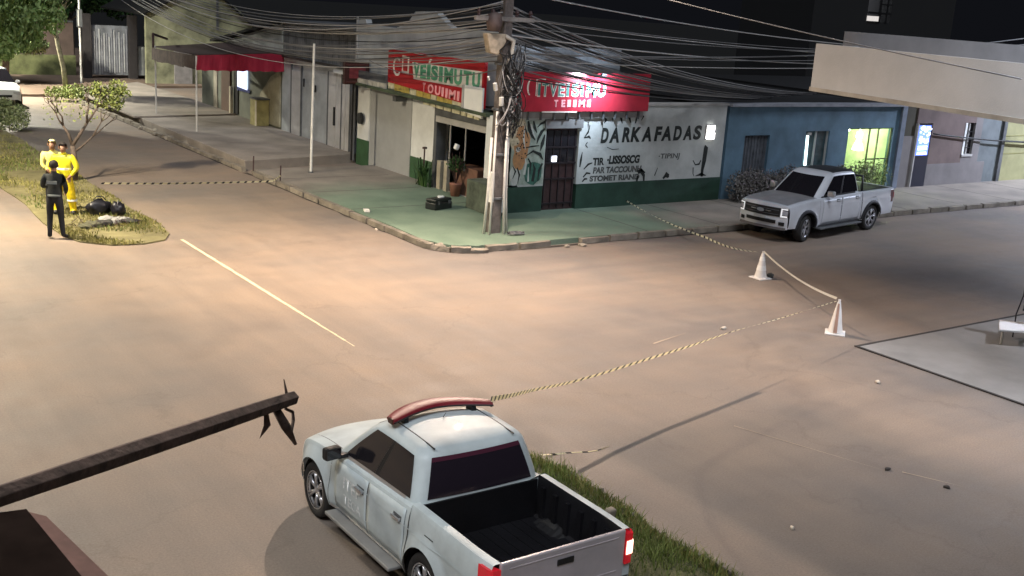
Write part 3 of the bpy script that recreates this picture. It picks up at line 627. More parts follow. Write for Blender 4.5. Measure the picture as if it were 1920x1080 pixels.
pst = box('lit_poster', PB, 35.46, 36.12, 24.83, 24.86, 1.3, 2.38, dd)
random.seed(5)
for i in range(34):
    x = 35.5+random.random()*.52; z = 1.7+random.random()*.62; box('poster_patch', PWh, x, x+random.uniform(.04, .12), 24.82-.0005*i, 24.83, z, z+random.uniform(.03, .09), pst)
for z in (1.40, 1.5, 1.56, 1.62, 1.33): box('poster_line', PWh, 35.5, 36.06-.03*random.random(), 24.822, 24.83, z, z+(.04 if z in (1.33, 1.5) else .02), pst)
gg = thing('grey_building', 'narrow grey wall between the pink and yellow buildings', 'building', (40.2, 24.9, 0))
box('wall', mat('bluegrey_wall', (.14, .16, .165), .8, var=.2, scale=1.2), 39.45, 40.95, 24.95, 25.15, 0, 3.2, gg); box('pillar', DGREY, 40.85, 41.05, 24.85, 25.1, 0, 3.1, gg)
yb = thing('yellow_building', 'pale yellow wall with shutter at the right end of the street', 'building', (45, 24.9, 0))
box('wall', mat('yellow_wall', (.27, .26, .13), .8, var=.18, scale=1.2), 41.05, 62, 24.92, 25.12, 0, 3.2, yb)
box('roof', DGREY, 40.9, 62, 24.8, 25.2, 3.2, 3.3, yb)
for z in (1.2, 1.9): box('wall_groove', mat('groove', (.2, .19, .07), .8), 41.1, 60, 24.905, 24.92, z, z+.025, yb)

# ------------------------------------------------------------------ left street: grey metal front, gable, awning, far houses
gm = thing('grey_metal_warehouse', 'grey metal fronted warehouse with two gates beyond the market', 'building', (17.9, 38, 0))
box('wall', GREYM, 17.9, 18.1, 34.95, 41.15, .3, 3.2, gm)
CORR = mat('corrugated', (.16, .165, .17), .55, metal=.2, var=.35, scale=2)
cm = MB(); rows = [[], []]
for i in range(156):
    y = 35.0+i*.04; xx = 17.95+(.02 if (i//2) % 2 else 0); rows[0].append((xx, y, 3.2)); rows[1].append((xx, y, 4.46))
cm.grid(rows, flip=True); cm.box(18.0, 18.1, 35.0, 41.2, 3.2, 4.42); cm.build('corrugated_wall', CORR, gm)
box('eave', BLACK, 17.78, 17.9, 34.95, 41.2, 3.14, 3.22, gm); box('roof', DGREY, 17.8, 26, 34.95, 41.2, 4.46, 4.54, gm)
for (a, b_, t) in [(40.2, 39.3, 'door'), (37.0, 35.25, 'gate')]:
    g_ = box(t, mat('metal_pale', (.50, .50, .51), .5, var=.15, scale=1.5, metal=.1), 17.86, 17.9, b_, a, .32, 2.72 if t == 'door' else 2.95, gm)
    for yy in (a, b_): box('door_frame', DGREY, 17.84, 17.9, yy-.03, yy+.03, .32, 2.95, g_)
for yy in (36.3, 35.9, 35.6): box('gate_edge', LGREY if yy != 35.9 else DGREY, 17.83, 17.86, yy-.02, yy+.02, .32, 2.95, g_)
box('gate_header', WHITEW, 17.8, 17.9, 35.2, 36.5, 2.95, 3.08, gm)
box('gate_latch', BLACK, 17.8, 17.84, 36.35, 36.45, 1.1, 1.75, gm); box('door_latch', BLACK, 17.82, 17.86, 38.0, 38.08, 2.1, 2.35, gm); box('hinge_mark', BLACK, 17.84, 17.88, 39.05, 39.1, 2.2, 2.5, gm)
gw_ = thing('gabled_white_house', 'white house with sloping gable above the red awning', 'building', (17.9, 44, 0))
MB().slab([(17.95, 41.2, .3), (17.95, 50.2, .3), (17.95, 50.2, 2.6), (17.95, 47.2, 3.38), (17.95, 41.2, 4.42)], (.2, 0, 0)).build('wall', mat('grey_green_wall', (.19, .20, .16), .8, var=.2, scale=1), gw_, fixn=True)  # grey-green wall below the white gable
MB().slab([(17.93, 41.22, 3.25), (17.93, 46.0, 3.2), (17.93, 46.6, 3.46), (17.93, 41.22, 4.40)], (.02, 0, 0)).build('gable', WHITEW2, gw_, fixn=True)
MB().slab([(17.7, 41.1, 4.42), (17.7, 48.5, 3.22), (24, 48.5, 3.22), (24, 41.1, 4.42)], (0, 0, .1)).build('roof', ROOFD, gw_, fixn=True)
box('door', mat('brown_door2', (.12, .075, .055), .6), 17.88, 17.95, 46.6, 47.6, .38, 2.2, gw_); box('door_post', mat('cream_post', (.55, .5, .38), .7), 17.75, 17.87, 46.2, 46.35, .38, 1.5, gw_)
box('door', BLACK, 17.9, 17.96, 45.75, 46.2, .38, 2.2, gw_); box('door', MATS['post_beige'], 17.9, 17.96, 48.2, 48.6, .38, 2.3, gw_)
pr = thing('lit_notice_poster', 'bluish white lit poster on the wall under the red awning', 'poster', (17.9, 45, 1.5))
MB().slab([(17.88, 45.75, 1.55), (17.88, 44.65, 1.5), (17.88, 44.65, 2.32), (17.88, 45.75, 2.32)], (.02, 0, 0)).build('sheet', mat('poster_pale', (.6, .68, .9), .5, em=(.55, .65, 1), es=.55, var=.2), pr, fixn=True)
box('border', mat('poster_border', (.05, .07, .25), .5), 17.885, 17.9, 44.4, 45.8, 1.4, 1.55, pr)
yp = thing('yellow_crate_stand', 'upright yellowish cabinet against the wall under the red awning', 'cabinet', (17.6, 43, .32))
box('carcass', mat('olive_yellow', (.38, .34, .15), .7, var=.2, scale=4), 17.35, 17.85, 42.3, 43.0, .33, 1.35, yp); box('side_panel', MATS['cream_post'], 17.32, 17.35, 42.32, 42.45, .33, 1.3, yp)
box('top', DGREY, 17.32, 17.88, 42.25, 43.05, 1.35, 1.4, yp)
ar = MB().slab([(17.93, 41.3, .4), (17.93, 43.3, .4), (17.93, 43.3, 1.5), (17.93, 42.2, 2.3), (17.93, 41.3, 2.6)], (-.05, 0, 0)); ar.build('curved_cream_panel', mat('cream_panel', (.40, .37, .26), .7), gw_, fixn=True)
aw = thing('awning', 'dark awning with red front valance on thin poles over the raised forecourt', 'awning', (16, 45, .3))
AWT = mat('awning_top', (.050, .030, .028), .8, var=.25); AWR = mat('awning_red', (.30, .012, .035), .6, var=.12); AWU = mat('awning_unlit', (.10, .07, .06), .8, var=.3, scale=4)  # brown of the side strips is the valance coloured as its unlit side
MB().slab([(14.4, 40.95, 3.12), (17.9, 40.95, 3.28), (17.9, 46.7, 3.28), (14.62, 46.5, 3.03)], (0, 0, .03)).build('awning_top', AWT, aw, fixn=True)
rw = [[], []]
for i in range(22):
    x = 14.42+i*(3.45/21); rw[0].append((x, 40.93+.02*sin(i*1.7), 2.58+.02*sin(i*2.2))); rw[1].append((x, 40.95, 3.12+.16*(i/21)))
MB().grid(rw).build('red_valance', AWR, aw)
for k in range(8):
    y = 41.0+k*.69; zz = 3.11-.015*k; MB().slab([(14.40+.02*k, y, zz-.5+.03*sin(k*3)), (14.40+.02*k, y+.68, zz-.5+.03*sin(k*2)), (14.40+.02*k, y+.68, zz-.01), (14.40+.02*k, y, zz)], (.02, 0, 0)).build('side_valance_strip', AWU, aw, fixn=True)
for (x, y) in [(14.44, 40.97), (14.62, 46.3)]: MB().tube([(x, y, .32), (x, y, 3.1)], .035).build('pole', mat('pole_white', (.62, .60, .55), .6), aw)
MB().tube([(14.6, 46.5, 3.0), (14.6, 46.5, 3.55), (15.6, 47.8, 3.3)], .05).build('rafter', DBROWN, aw)
wpst = thing('white_post', 'thin tall white post on the pavement in front of the grey metal gates', 'post', (15.11, 32.41, ZP))
MB().tube([(15.11, 32.41, ZP), (15.14, 32.41, 4.15)], [.045, .04]).build('shaft', mat('post_white', (.72, .71, .66), .5), wpst); MB().lathe([(.09, ZP), (.09, ZP+.02), (.05, ZP+.04)], (15.11, 32.41, 0), 10).build('base_plate', DGREY, wpst)
# far yellow gable house
fy = thing('yellow_gabled_house', 'weathered yellowish house with peaked gable beyond the awning', 'building', (21, 62, 0))
WEATH = mat('weathered_yellow', (.32, .32, .20), .9, var=.45, scale=.9, bump=.3)
MB().slab([(19.1, 62, 0), (25.5, 62, 0), (25.5, 62, 2.9), (24.4, 62, 4.2), (22.4, 62, 5.5), (21.0, 62, 4.8), (19.1, 62, 3.8)], (0, .3, 0)).build('wall', WEATH, fy, fixn=True)
box('door', mat('pale_grey_door', (.30, .28, .27), .7), 20.6, 21.6, 61.93, 62.0, .1, 2.1, fy); box('wall_stain', DGREY, 23.0, 23.12, 61.95, 62.0, 3.1, 4.9, fy)
MB().slab([(18.9, 61.8, 3.75), (22.4, 61.8, 5.55), (22.4, 70, 5.55), (18.9, 70, 3.75)], (0, 0, .1)).build('roof', ROOFD, fy, fixn=True)
MB().slab([(22.4, 61.8, 5.55), (25.7, 61.8, 2.9), (25.7, 70, 2.9), (22.4, 70, 5.55)], (0, 0, .1)).build('roof', ROOFD, fy, fixn=True)
# far gate
fg_ = thing('barred_gate', 'pale barred metal gate between dark pillars at the end of the left street', 'gate', (18, 64.8, 0))
for (x0, x1) in [(16.5, 16.9), (18.95, 19.4), (20.0, 20.4)]: box('gate_pillar', mat('gate_pillar', (.035, .03, .03), .8), x0, x1, 64.6, 65.0, .1, 3.6, fg_)
box('sheet', mat('gate_sheet', (.24, .25, .27), .6, var=.3, scale=2), 16.9, 18.95, 64.86, 64.9, .3, 3.0, fg_)
random.seed(3)
for i in range(15): x = 16.95+i*.135; box('gate_bar', mat('gate_bar_%d' % (i % 2), ((.5, .5, .5) if i % 2 else (.3, .3, .32)), .5), x, x+.05, 64.8, 64.85, .3+random.random()*.2, random.uniform(2.3, 2.9), fg_)
MB().box(19.4, 20.0, 64.8, 64.86, .3, 1.9).build('side_panel', WHITEW2, fg_)
bw = thing('brown_yard_wall', 'brown plastered yard wall behind the tall thin tree', 'wall', (14.5, 67, 0))
box('wall_face', mat('brown_plaster', (.12, .085, .07), .9, var=.25, scale=1), 8, 16.5, 66.8, 67.1, .1, 3.0, bw); box('wall_cap', DGREY, 8, 16.5, 66.75, 67.15, 3.0, 3.08, bw)
box('lower_bank', mat('olive_bank', (.13, .14, .06), .95, var=.3), 8, 16.5, 66.4, 66.8, .1, 1.2, bw)
lp = thing('white_street_post', 'thin white post with small box near the top at the end of the left street', 'post', (15.6, 61.8, .1))
MB().tube([(15.6, 61.8, .1), (15.6, 61.8, 5.2)], .05).build('shaft', MATS['post_white'], lp); MB().box(15.45, 15.72, 61.7, 61.78, 3.0, 3.9).build('box', DGREY, lp); MB().box(15.5, 15.55, 61.68, 61.7, 3.05, 3.85).build('tube', MATS['post_white'], lp)
# dark land behind everything
bk = MB()
random.seed(21)
for k in range(1): pass
# far house with lit upper windows
fh = thing('distant_house', 'distant dark house whose upper windows are lit white', 'building', (68, 53.5, 0))
HD = mat('house_dark', (.02, .02, .02), .9, var=0)
box('wall', HD, 62, 78, 53.2, 60, 0, 5.9, fh); box('wall', HD, 62, 67.75, 53.2, 60, 5.9, 9.5, fh); box('wall', HD, 70.35, 78, 53.2, 60, 5.9, 9.5, fh); box('wall', HD, 67.75, 70.35, 56, 60, 5.9, 9.5, fh)
WL = mat('lit_room', (.7, .7, .72), .8, em=(.85, .87, .95), es=.75, var=.5, scale=1.4, col2=(.05, .05, .05))
lm = MB().box(67.75, 70.35, 55.9, 56.0, 5.9, 9.0); lm.build('lit_room_wall', WL, fh)
for (x, w) in [(68.95, .26), (69.75, .22)]: box('window_mullion', BLACK, x, x+w, 53.15, 53.2, 5.9, 9.5, fh)
box('window_rail', BLACK, 67.75, 70.35, 53.12, 53.15, 6.45, 6.6, fh); box('window_rail', BLACK, 69.1, 70.35, 53.12, 53.15, 7.1, 7.2, fh)
box('balcony_ledge', mat('ledge', (.5, .45, .43), .8, em=(.8, .75, .7), es=.25, var=.2), 67.75, 68.95, 53.1, 53.3, 5.95, 6.3, fh)  # ledge glows in place of room light falling on it

# ------------------------------------------------------------------ near right property: roof slab with cream fascia
cp = thing('flat_roofed_building', 'near right building whose cream concrete fascia juts over the street', 'building', (22, 10, 0))
CREAMF = mat('g_cream_fascia', (.46, .465, .45), .75, var=.10, scale=.7, bump=.15)
A_, B_ = Vector((17.74, 15.05, 0)), Vector((16.72, 9.86, 0)); dv = (B_-A_).normalized(); C_ = A_+dv*13; nv = Vector((-dv.y, dv.x, 0))
nv = nv if nv.x > 0 else -nv
def fas(name, m, off, z0, z1, thick, a0=0.0, a1=13.0, par=None):
    p, q = A_+dv*a0+nv*off, A_+dv*a1+nv*off
    poly = [p, q, q+nv*thick, p+nv*thick]; return MB().prism([(v.x, v.y) for v in poly], z0, z1).build(name, m, par or cp)
fas('fascia', CREAMF, 0, 4.5, 5.42, .14)
fas('fascia_lip', mat('g_fascia_lip', (.34, .32, .27), .8, var=.2), -.03, 4.5, 4.58, .03)
fas('fascia_end', CREAMF, .14, 4.5, 5.40, 6.6, 0, .14)
fas('roof_slab', CREAMF, .14, 4.5, 4.7, 6.6, .14, 13)
fas('roof_slab', mat('g_roof_grey', (.25, .245, .24), .85, var=.2), .14, 5.30, 5.36, 1.2, .14, 13)
fas('rear_parapet', mat('g_parapet_grey', (.26, .265, .275), .8, var=.15, scale=1), .95, 5.3, 5.68, .15, -.35, 13)
box('wall', WHITEW2, 22.6, 24.0, -4, 10.2, .02, 4.5, cp)
# ------------------------------------------------------------------ camera-side building corner and jutting steel beam
cb = thing('balcony_ledge', 'dark brown ledge with terracotta rim at the bottom left corner', 'balcony', (0, 2, 0))
def nrp(pts): return [(x, y) for x, y in pts]
MB().prism([(-3, 3.62), (.602, 3.13), (.637, 2.7), (.74, 1.5), (-3, 1.5)], 4.15, 4.41).build('slab', mat('g_ledge_brown', (.016, .011, .009), 1, var=.3, scale=5, spec=0), cb)
MB().slab([(.60, 3.14, 4.40), (.648, 3.10, 4.39), (.715, 2.62, 4.39), (.85, 1.5, 4.39), (.74, 1.5, 4.40), (.635, 2.7, 4.40)], (0, 0, -.25)).build('rim', mat('g_terracotta_rim', (.13, .065, .05), .85, var=.25, scale=9), cb, fixn=True)
MB().prism([(-3, 3.5), (.5, 3.02), (.5, 1.5), (-3, 1.5)], 0, 4.2).build('wall', CONC, cb)
bmn = thing('steel_beam', 'dark rusty steel pole jutting over the road with a broken bracket at its end', 'beam', (.57, 3.31, 4.4))
p0, p1 = Vector((.45, 3.21, 4.41)), Vector((2.17, 4.81, 3.93)); dd_ = (p1-p0).normalized()
MB().tube([p0-dd_*1.6, p0, p0.lerp(p1, .33), p0.lerp(p1, .66), p1-dd_*.02, p1], [.030, .034, .040, .041, .037, .033], 6).build('shaft', RUST, bmn, bevel=.003)
b0, b1 = p0.lerp(p1, .915)+Vector((0, 0, -.03)), Vector((2.16, 4.75, 3.71))
MB().tube([b0, b0.lerp(b1, .5), b1], [.020, .024, .008], 6).build('broken_strut', RUST, bmn, smooth=True)
MB().tube([Vector((2.11, 4.76, 3.90)), Vector((2.165, 4.80, 3.86)), Vector((2.165, 4.79, 3.82)), Vector((2.13, 4.74, 3.775))], .008, 6).build('bent_bar', RUST, bmn)
MB().tube([p1-dd_*.08+Vector((0, 0, .03)), p1-dd_*.09+Vector((-.012, .0, .11))], [.008, .002], 6).build('spike', RUST, bmn)
sc_ = p0.lerp(p1, .865)
MB().add([sc_+Vector((-.01, 0, -.03)), sc_+Vector((.012, 0, -.03)), sc_+Vector((.03, .01, -.10)), sc_+Vector((-.01, 0, -.09)), sc_+Vector((-.035, -.01, -.15))], [(0, 1, 2), (0, 2, 3), (3, 2, 4)]).build('hanging_scrap', RUST, bmn)
MB().tube([p0.lerp(p1, .90), p0.lerp(p1, .93)], .036, 6).build('clamp_band', DGREY, bmn)
# ------------------------------------------------------------------ utility pole and cables
up = thing('utility_pole', 'tall concrete utility pole at the pavement corner wrapped in tangled cables', 'utility pole', (15.7, 22.9, ZP))
PX, PY = 15.7, 22.9
MB().prism([(PX-.15, PY-.13), (PX+.15, PY-.13), (PX+.15, PY+.13), (PX-.15, PY+.13)], ZP, .5)
pm = MB()
lean = lambda z: (PX+.02*(z/4), PY)
pts = []
r0, r1 = .19, .13
vs = []
for z, r in [(ZP, .15), (2.5, .138), (5, .125), (8.4, .11)]:
    cx, cy = lean(z); vs.append([(cx-r, cy-r*.8, z), (cx-r*.8, cy-r, z), (cx+r*.8, cy-r, z), (cx+r, cy-r*.8, z), (cx+r, cy+r*.8, z), (cx+r*.8, cy+r, z), (cx-r*.8, cy+r, z), (cx-r, cy+r*.8, z), (cx-r, cy-r*.8, z)])
pm.grid(vs); pm.add([v for v in vs[-1][:8]], [tuple(range(8))]); pm.build('shaft', POLEC, up, fixn=True)
PVC = mat('pvc_conduit', (.62, .60, .55), .5, var=.15)
for dx, dy, zt, r in [(-.27, -.08, 2.55, .035), (-.22, -.2, 3.2, .03), (.1, -.25, 3.0, .035), (.24, -.14, 2.6, .03)]:
    MB().tube([(PX+dx*1.25, PY+dy*1.3, ZP), (PX+dx, PY+dy, 1.2), (PX+dx*.9, PY+dy*.9, zt)], r, 8).build('conduit', PVC, up, smooth=True)
MB().box(PX-.26, PX-.17, PY-.2, PY-.02, .95, 1.7).build('meter_strip', mat('meter_white', (.7, .7, .66), .5), up)
for z in (1.0, 2.1, 3.2, 4.3): MB().lathe([(.2, z), (.215, z+.01), (.215, z+.05), (.2, z+.06)], (PX+.01, PY, 0), 12).build('steel_band', DGREY, up)
TRB = mat('junction_cream', (.55, .46, .34), .6, var=.25, scale=6)
br_ = MB().slab([(PX-.62, PY-.18, 5.05), (PX-.05, PY-.2, 5.05), (PX-.08, PY-.2, 4.85), (PX-.28, PY-.2, 4.55), (PX-.5, PY-.18, 4.6)], (0, .22, 0)).build('junction_box', TRB, up, fixn=True, bevel=.02)
MB().tube([(PX-.1, PY-.2, 5.0), (PX+.12, PY-.22, 4.9), (PX+.10, PY-.22, 4.6), (PX-.05, PY-.22, 4.35)], [.05, .06, .05, .03], 8).build('insulator_arm', mat('insul_cream', (.66, .60, .50), .5), up, smooth=True)
MB().lathe([(.02, 5.1), (.16, 5.12), (.2, 5.3), (.16, 5.5), (.05, 5.55)], (PX-.42, PY-.15, 0), 12).build('transformer_can', mat('can_brown', (.14, .10, .09), .6, var=.3), up, smooth=True)
for (dx, z, s) in [(-.34, 3.8, .09), (-.14, 3.45, .1), (.18, 4.05, .08), (.12, 3.75, .06), (-.55, 4.0, .05)]:
    MB().rbox((PX+dx, PY-.24, z), (s*.9, s*.8, s*2.2), (.1, dx, .2)).build('splice_box', mat('splice_white', (.72, .72, .68), .5), up, bevel=.008)
MB().box(PX-.95, PX+.75, PY-.16, PY-.08, 5.35, 5.45).build('crossarm', mat('crossarm', (.28, .26, .24), .8, var=.3), up)
for x in (-.85, -.45, .25, .65): MB().lathe([(.02, 5.45), (.05, 5.47), (.03, 5.52), (.06, 5.55), (.03, 5.62)], (PX+x, PY-.12, 0), 8).build('insulator', DBROWN, up)
random.seed(17)
CABM = [mat('cable_black', (.02, .02, .02), .6, var=0), mat('cable_grey', (.17, .17, .17), .6, var=.1), mat('cable_lit', (.40, .39, .38), .5, var=.1)]  # palest tone gives some cables a lamplit look through their colour
tg = MB()
for i in range(60):
    zc = random.uniform(3.0, 4.75); x0 = PX+random.uniform(-.1, .38); a = random.random()*6.28
    pts = [];  R_ = random.uniform(.08, .26); hh = random.uniform(.25, .85)
    for k in range(9):
        t = k/8; pts.append((x0+R_*cos(a+t*5)*.8+.05*sin(k), PY-.2-abs(R_*sin(a+t*5))*.5, zc-hh*abs(sin(t*pi))+.15*t))
    tg.tube(pts, random.choice([.008, .012, .018]), 5, mi=random.choice([0, 0, 0, 0, 0, 1, 1, 2]))
for i in range(14):
    x0 = PX+random.uniform(-.05, .42); tg.tube([(x0, PY-.22, random.uniform(3.8, 4.4)), (x0+random.uniform(-.05, .05), PY-.25, 3.2), (x0+random.uniform(-.15, .1), PY-.22, random.uniform(2.55, 3.0))], .012, 5, mi=random.choice([0, 0, 1]))
tg.build('cable_tangle', CABM, up, smooth=True, kind='stuff')
# rubbish coil at foot
fc_ = thing('cable_coil', 'small heap of coiled cable and leaves at the foot of the utility pole', 'cable', (16.15, 22.5, ZP))
cm_ = MB()
for i in range(9):
    a = random.random()*6; R_ = random.uniform(.1, .24)
    cm_.tube([(16.1+R_*cos(a+k*.8)*1.3, 22.45+R_*sin(a+k*.8)*.7, ZP+.02+.05*random.random()) for k in range(8)], .011, 5, mi=random.choice([0, 1]))
cm_.build('coils', CABM, fc_, smooth=True)
def cable(p, q, sag, r, mi, label, group, n=26):
    p, q = Vector(p), Vector(q); pts = [p.lerp(q, i/n)+Vector((0, 0, -4*sag*(i/n)*(1-i/n))) for i in range(n+1)]
    o = MB().tube(pts, r, 5).build('overhead_cable', CABM[mi], smooth=True)
    tag(o, label, 'cable', group); return o
RIGHTS = [(5.75, 2, .016), (5.66, 0, .012), (5.5, 2, .014), (5.35, 1, .02), (5.28, 0, .014), (5.15, 2, .012), (5.05, 1, .022), (4.98, 2, .014), (4.88, 0, .016), (4.8, 1, .012), (4.72, 2, .020), (4.62, 1, .014), (4.52, 0, .014), (4.4, 2, .016), (4.28, 1, .02), (4.15, 2, .012), (4.05, 0, .02), (5.6, 1, .010), (5.0, 1, .012), (4.65, 2, .01)]
random.seed(44); RIGHTS += [(random.uniform(4.0, 5.75), random.choice([0, 1, 1, 2]), random.uniform(.010, .018)) for _ in range(16)]
RIGHTS += [(5.7, 1, .026), (5.2, 2, .024), (4.6, 1, .028), (4.95, 1, .024), (4.3, 1, .022), (5.45, 0, .026), (4.45, 0, .024)]
for i, (z, mi, r) in enumerate(RIGHTS):
    if i % 5 == 0:
        cable((PX+.1, PY-.1, z+.3), (60, 23.6+random.uniform(-.5, 1.2), 7.2+.2*i/5), random.uniform(1.1, 1.6), r, mi, 'overhead cable sagging high along the right street above the roofs', 'high cables along the right street', 40)
    else:
        u = (z-4.05)/1.7
        cable((PX+.1, PY-.1, z), (26.5+3.6*u+random.uniform(-.4, .4), 25.3, 3.22+.25*u), .18+.25*u+random.uniform(-.05, .1), r*.85, mi, 'service cable descending from the utility pole to the roof edge of the blue building', 'service cables descending to the blue building', 24)
LEFTS = [(5.8, 2, .016), (5.7, 1, .012), (5.55, 2, .016), (5.4, 1, .02), (5.2, 2, .014), (5.05, 1, .014), (4.92, 2, .022), (4.8, 0, .014), (4.7, 1, .016), (4.55, 2, .012), (4.4, 1, .018), (5.65, 0, .014), (5.25, 1, .01)]
LEFTS += [(random.uniform(4.5, 5.8), random.choice([0, 1, 1, 2]), random.uniform(.010, .018)) for _ in range(7)]
LEFTS += [(5.75, 1, .02), (5.3, 2, .02), (4.85, 1, .022)]
for i, (z, mi, r) in enumerate(LEFTS):
    cable((PX-.1, PY, z), (15.3+random.uniform(-.3, .9), 62+random.uniform(-1, 1), 6.4+(z-4.4)*.9), random.uniform(1.5, 2.3), r, mi, 'overhead cable sagging away from the utility pole along the left street', 'cables along the left street', 40)
for i, z in enumerate([4.7, 4.2]):
    cable((PX-.1, PY, z), (17.9, 33.2+i, 4.3-.7*i), .35, .014, 2-i, 'service cable from the utility pole to the market wall', 'service cables to the market wall')
cable((15.7, 22.9, 6.9), (14.0, 8.4, 5.3), .12, .010, 1, 'thin cable crossing in front of the cream fascia', None)
cable((36.3, 24.82, 2.08), (47.0, 24.7, 1.55), .12, .03, 0, 'dark cable slung along the pink and grey walls past the small window', None)
cable((41.0, 24.8, 1.75), (48.0, 24.7, 1.6), .05, .018, 0, 'short thin cable at the right edge beside the yellow building', None)

# ------------------------------------------------------------------ pickup trucks
def pickup(name, label, loc, rotz, scale, P):
    t = thing(name, label, 'pickup truck', loc, rotz, None, scale)
    PAINTB, TRIM = P['paint'], BLACK
    HW = .89; AX = P['axles']; AR = .455; NOSE = P['nose']; TAIL = -2.82; CABR = P['cabr']; COWL = .98
    SILL = .36
    def ztop(x):
        if x < CABR: return P['rail']+.0*(x)
        if x < COWL: return P['belt0']+(P['belt1']-P['belt0'])*((COWL-x)/(COWL-CABR))
        u = (x-COWL)/(NOSE-COWL); return P['belt0']-.01+(P['nosez']-P['belt0']+.01)*(u**P['hoodp'])
    def zbot(x):
        z = SILL if -2.0 < x < 2.0 else .42
        for a in AX:
            d = abs(x-a)
            if d < AR: z = max(z, .38+sqrt(AR*AR-d*d))
        return z
    def hw(x, z):
        f = 1.0
        if x > 1.7: f -= P['taper']*((x-1.7)/(NOSE-1.7))**2.2
        if x < -2.3: f -= .025*((-2.3-x)/.5)**2
        zt = ztop(x); s = (z-SILL)/max(.1, zt-SILL)
        g_ = 1-.05*(1-min(1, s/.35))**2-.045*max(0, (s-.62)/.38)**2
        w = HW*f*g_
        for a in AX:   # arch flare
            d = sqrt((x-a)**2+(z-.38)**2)
            if d < AR+.16: w += P['flare']*(1-max(0, d-AR)/.16)
        return w
    def warp(x, y):   # plan curvature of nose
        return x-(P['nosecurve']*(abs(y)/HW)**2.5)*max(0, (x-1.75)/(NOSE-1.75))**1.5
    xs = set([TAIL, -2.7, CABR-.001, CABR+.001, COWL, NOSE])
    x = TAIL
    while x < NOSE: xs.add(round(x, 3)); x += .09
    for a in AX:
        for k in range(-12, 13): xs.add(round(a+AR*sin(k*pi/24), 4))
        xs.add(a-AR-.004); xs.add(a+AR+.004); xs.add(a-AR-.05); xs.add(a+AR+.05)
    xs = sorted(xs); K = 11
    rows = []; mids = []
    for x in xs:
        zt, zb = ztop(x), zbot(x); side = []
        for k in range(K):
            s = k/(K-1); z = zb+(zt-.035-zb)*s; side.append((hw(x, z), z))
        wt = side[-1][0]
        if x < CABR:
            top = [(wt-.012, zt-.008), (wt-.035, zt), (wt-.10, zt), (wt-.115, zt-.03), (wt-.125, .72), (wt-.16, .69), (.3, .69), (0, .69)]
        else:
            cr = P['crown'] if x > COWL-.1 else 0
            top = [(wt-.012, zt-.012), (wt-.05, zt+.002)]+[(wt*(1-q), zt+.002+cr*(1-(1-q)**2)) for q in (.16, .3, .45, .62, .8, 1.0)]
        half = side+top
        full = [(warp(x, y), y, z) for y, z in half]+[(warp(x, y), -y, z) for y, z in half[-2::-1]]
        rows.append(full)
    nK = len(rows[0]); mb = MB()
    base = len(mb.v)
    mb.v += [v for r in rows for v in r]
    for i in range(len(rows)-1):
        xm = (xs[i]+xs[i+1])/2
        for j in range(nK-1):
            jj = min(j, nK-2-j)
            inner = (xm < CABR and jj >= K+2)
            mb.f.append((i*nK+j, (i+1)*nK+j, (i+1)*nK+j+1, i*nK+j+1)); mb.m.append(1 if inner else 0)
    # bulkhead between bed and cab is liner
    # front face: rows downwards from last station
    last = rows[-1]; topidx = list(range(K-1, nK-K+1)); lv = [last[j] for j in topidx]
    frows = [lv]
    zb_ = .40
    for s in (.12, .3, .5, .7, .88, 1.0):
        frows.append([(v[0]+P['chin']*sin(s*pi)*(.3+.7*(1-(abs(v[1])/HW)**2)), v[1]*(1-.0*s), (v[2]-.0)+(zb_-v[2])*s) for v in lv])
    mb.grid(frows, 0)
    me_o = mb.build('body', [PAINTB, P['liner']], t, world=False, fixn=True, auto=38)
    # underbody and wheel wells
    ub = MB().box(TAIL+.15, NOSE-.35, -.55, .55, .32, .62)
    for a in AX:
        for s in (1, -1):
            pr_ = []
            for k in range(13):
                an = pi*k/12; zq = .36+(AR+.01)*sin(an); pr_.append([(a+(AR+.01)*cos(an), s*.86, zq), (a+(AR+.01)*cos(an), s*.5, zq if a > 0 else min(zq, .66))])
            ub.grid(pr_); ub.add([(a-AR, s*.5, .2), (a+AR, s*.5, .2), (a+AR, s*.5, .85 if a > 0 else .66), (a-AR, s*.5, .85 if a > 0 else .66)], [(0, 1, 2, 3)])
    ub.box(TAIL+.02, CABR, -.74, .74, .45, .68)
    ub.build('underbody', BLACK, t, world=False)
    def side_patch(xa, xb, z0f, z1f, off, s, nx=14, nz=8):
        r = []
        for i in range(nx+1):
            x = xa+(xb-xa)*i/nx; z0, z1 = z0f(x), z1f(x)
            r.append([(warp(x, hw(x, z)), s*(hw(x, z)+off), z) for z in [z0+(z1-z0)*k/nz for k in range(nz+1)]])
        return r
    lbl = {1: 'left', -1: 'right'}
    zt_ = lambda x: ztop(x)-.05
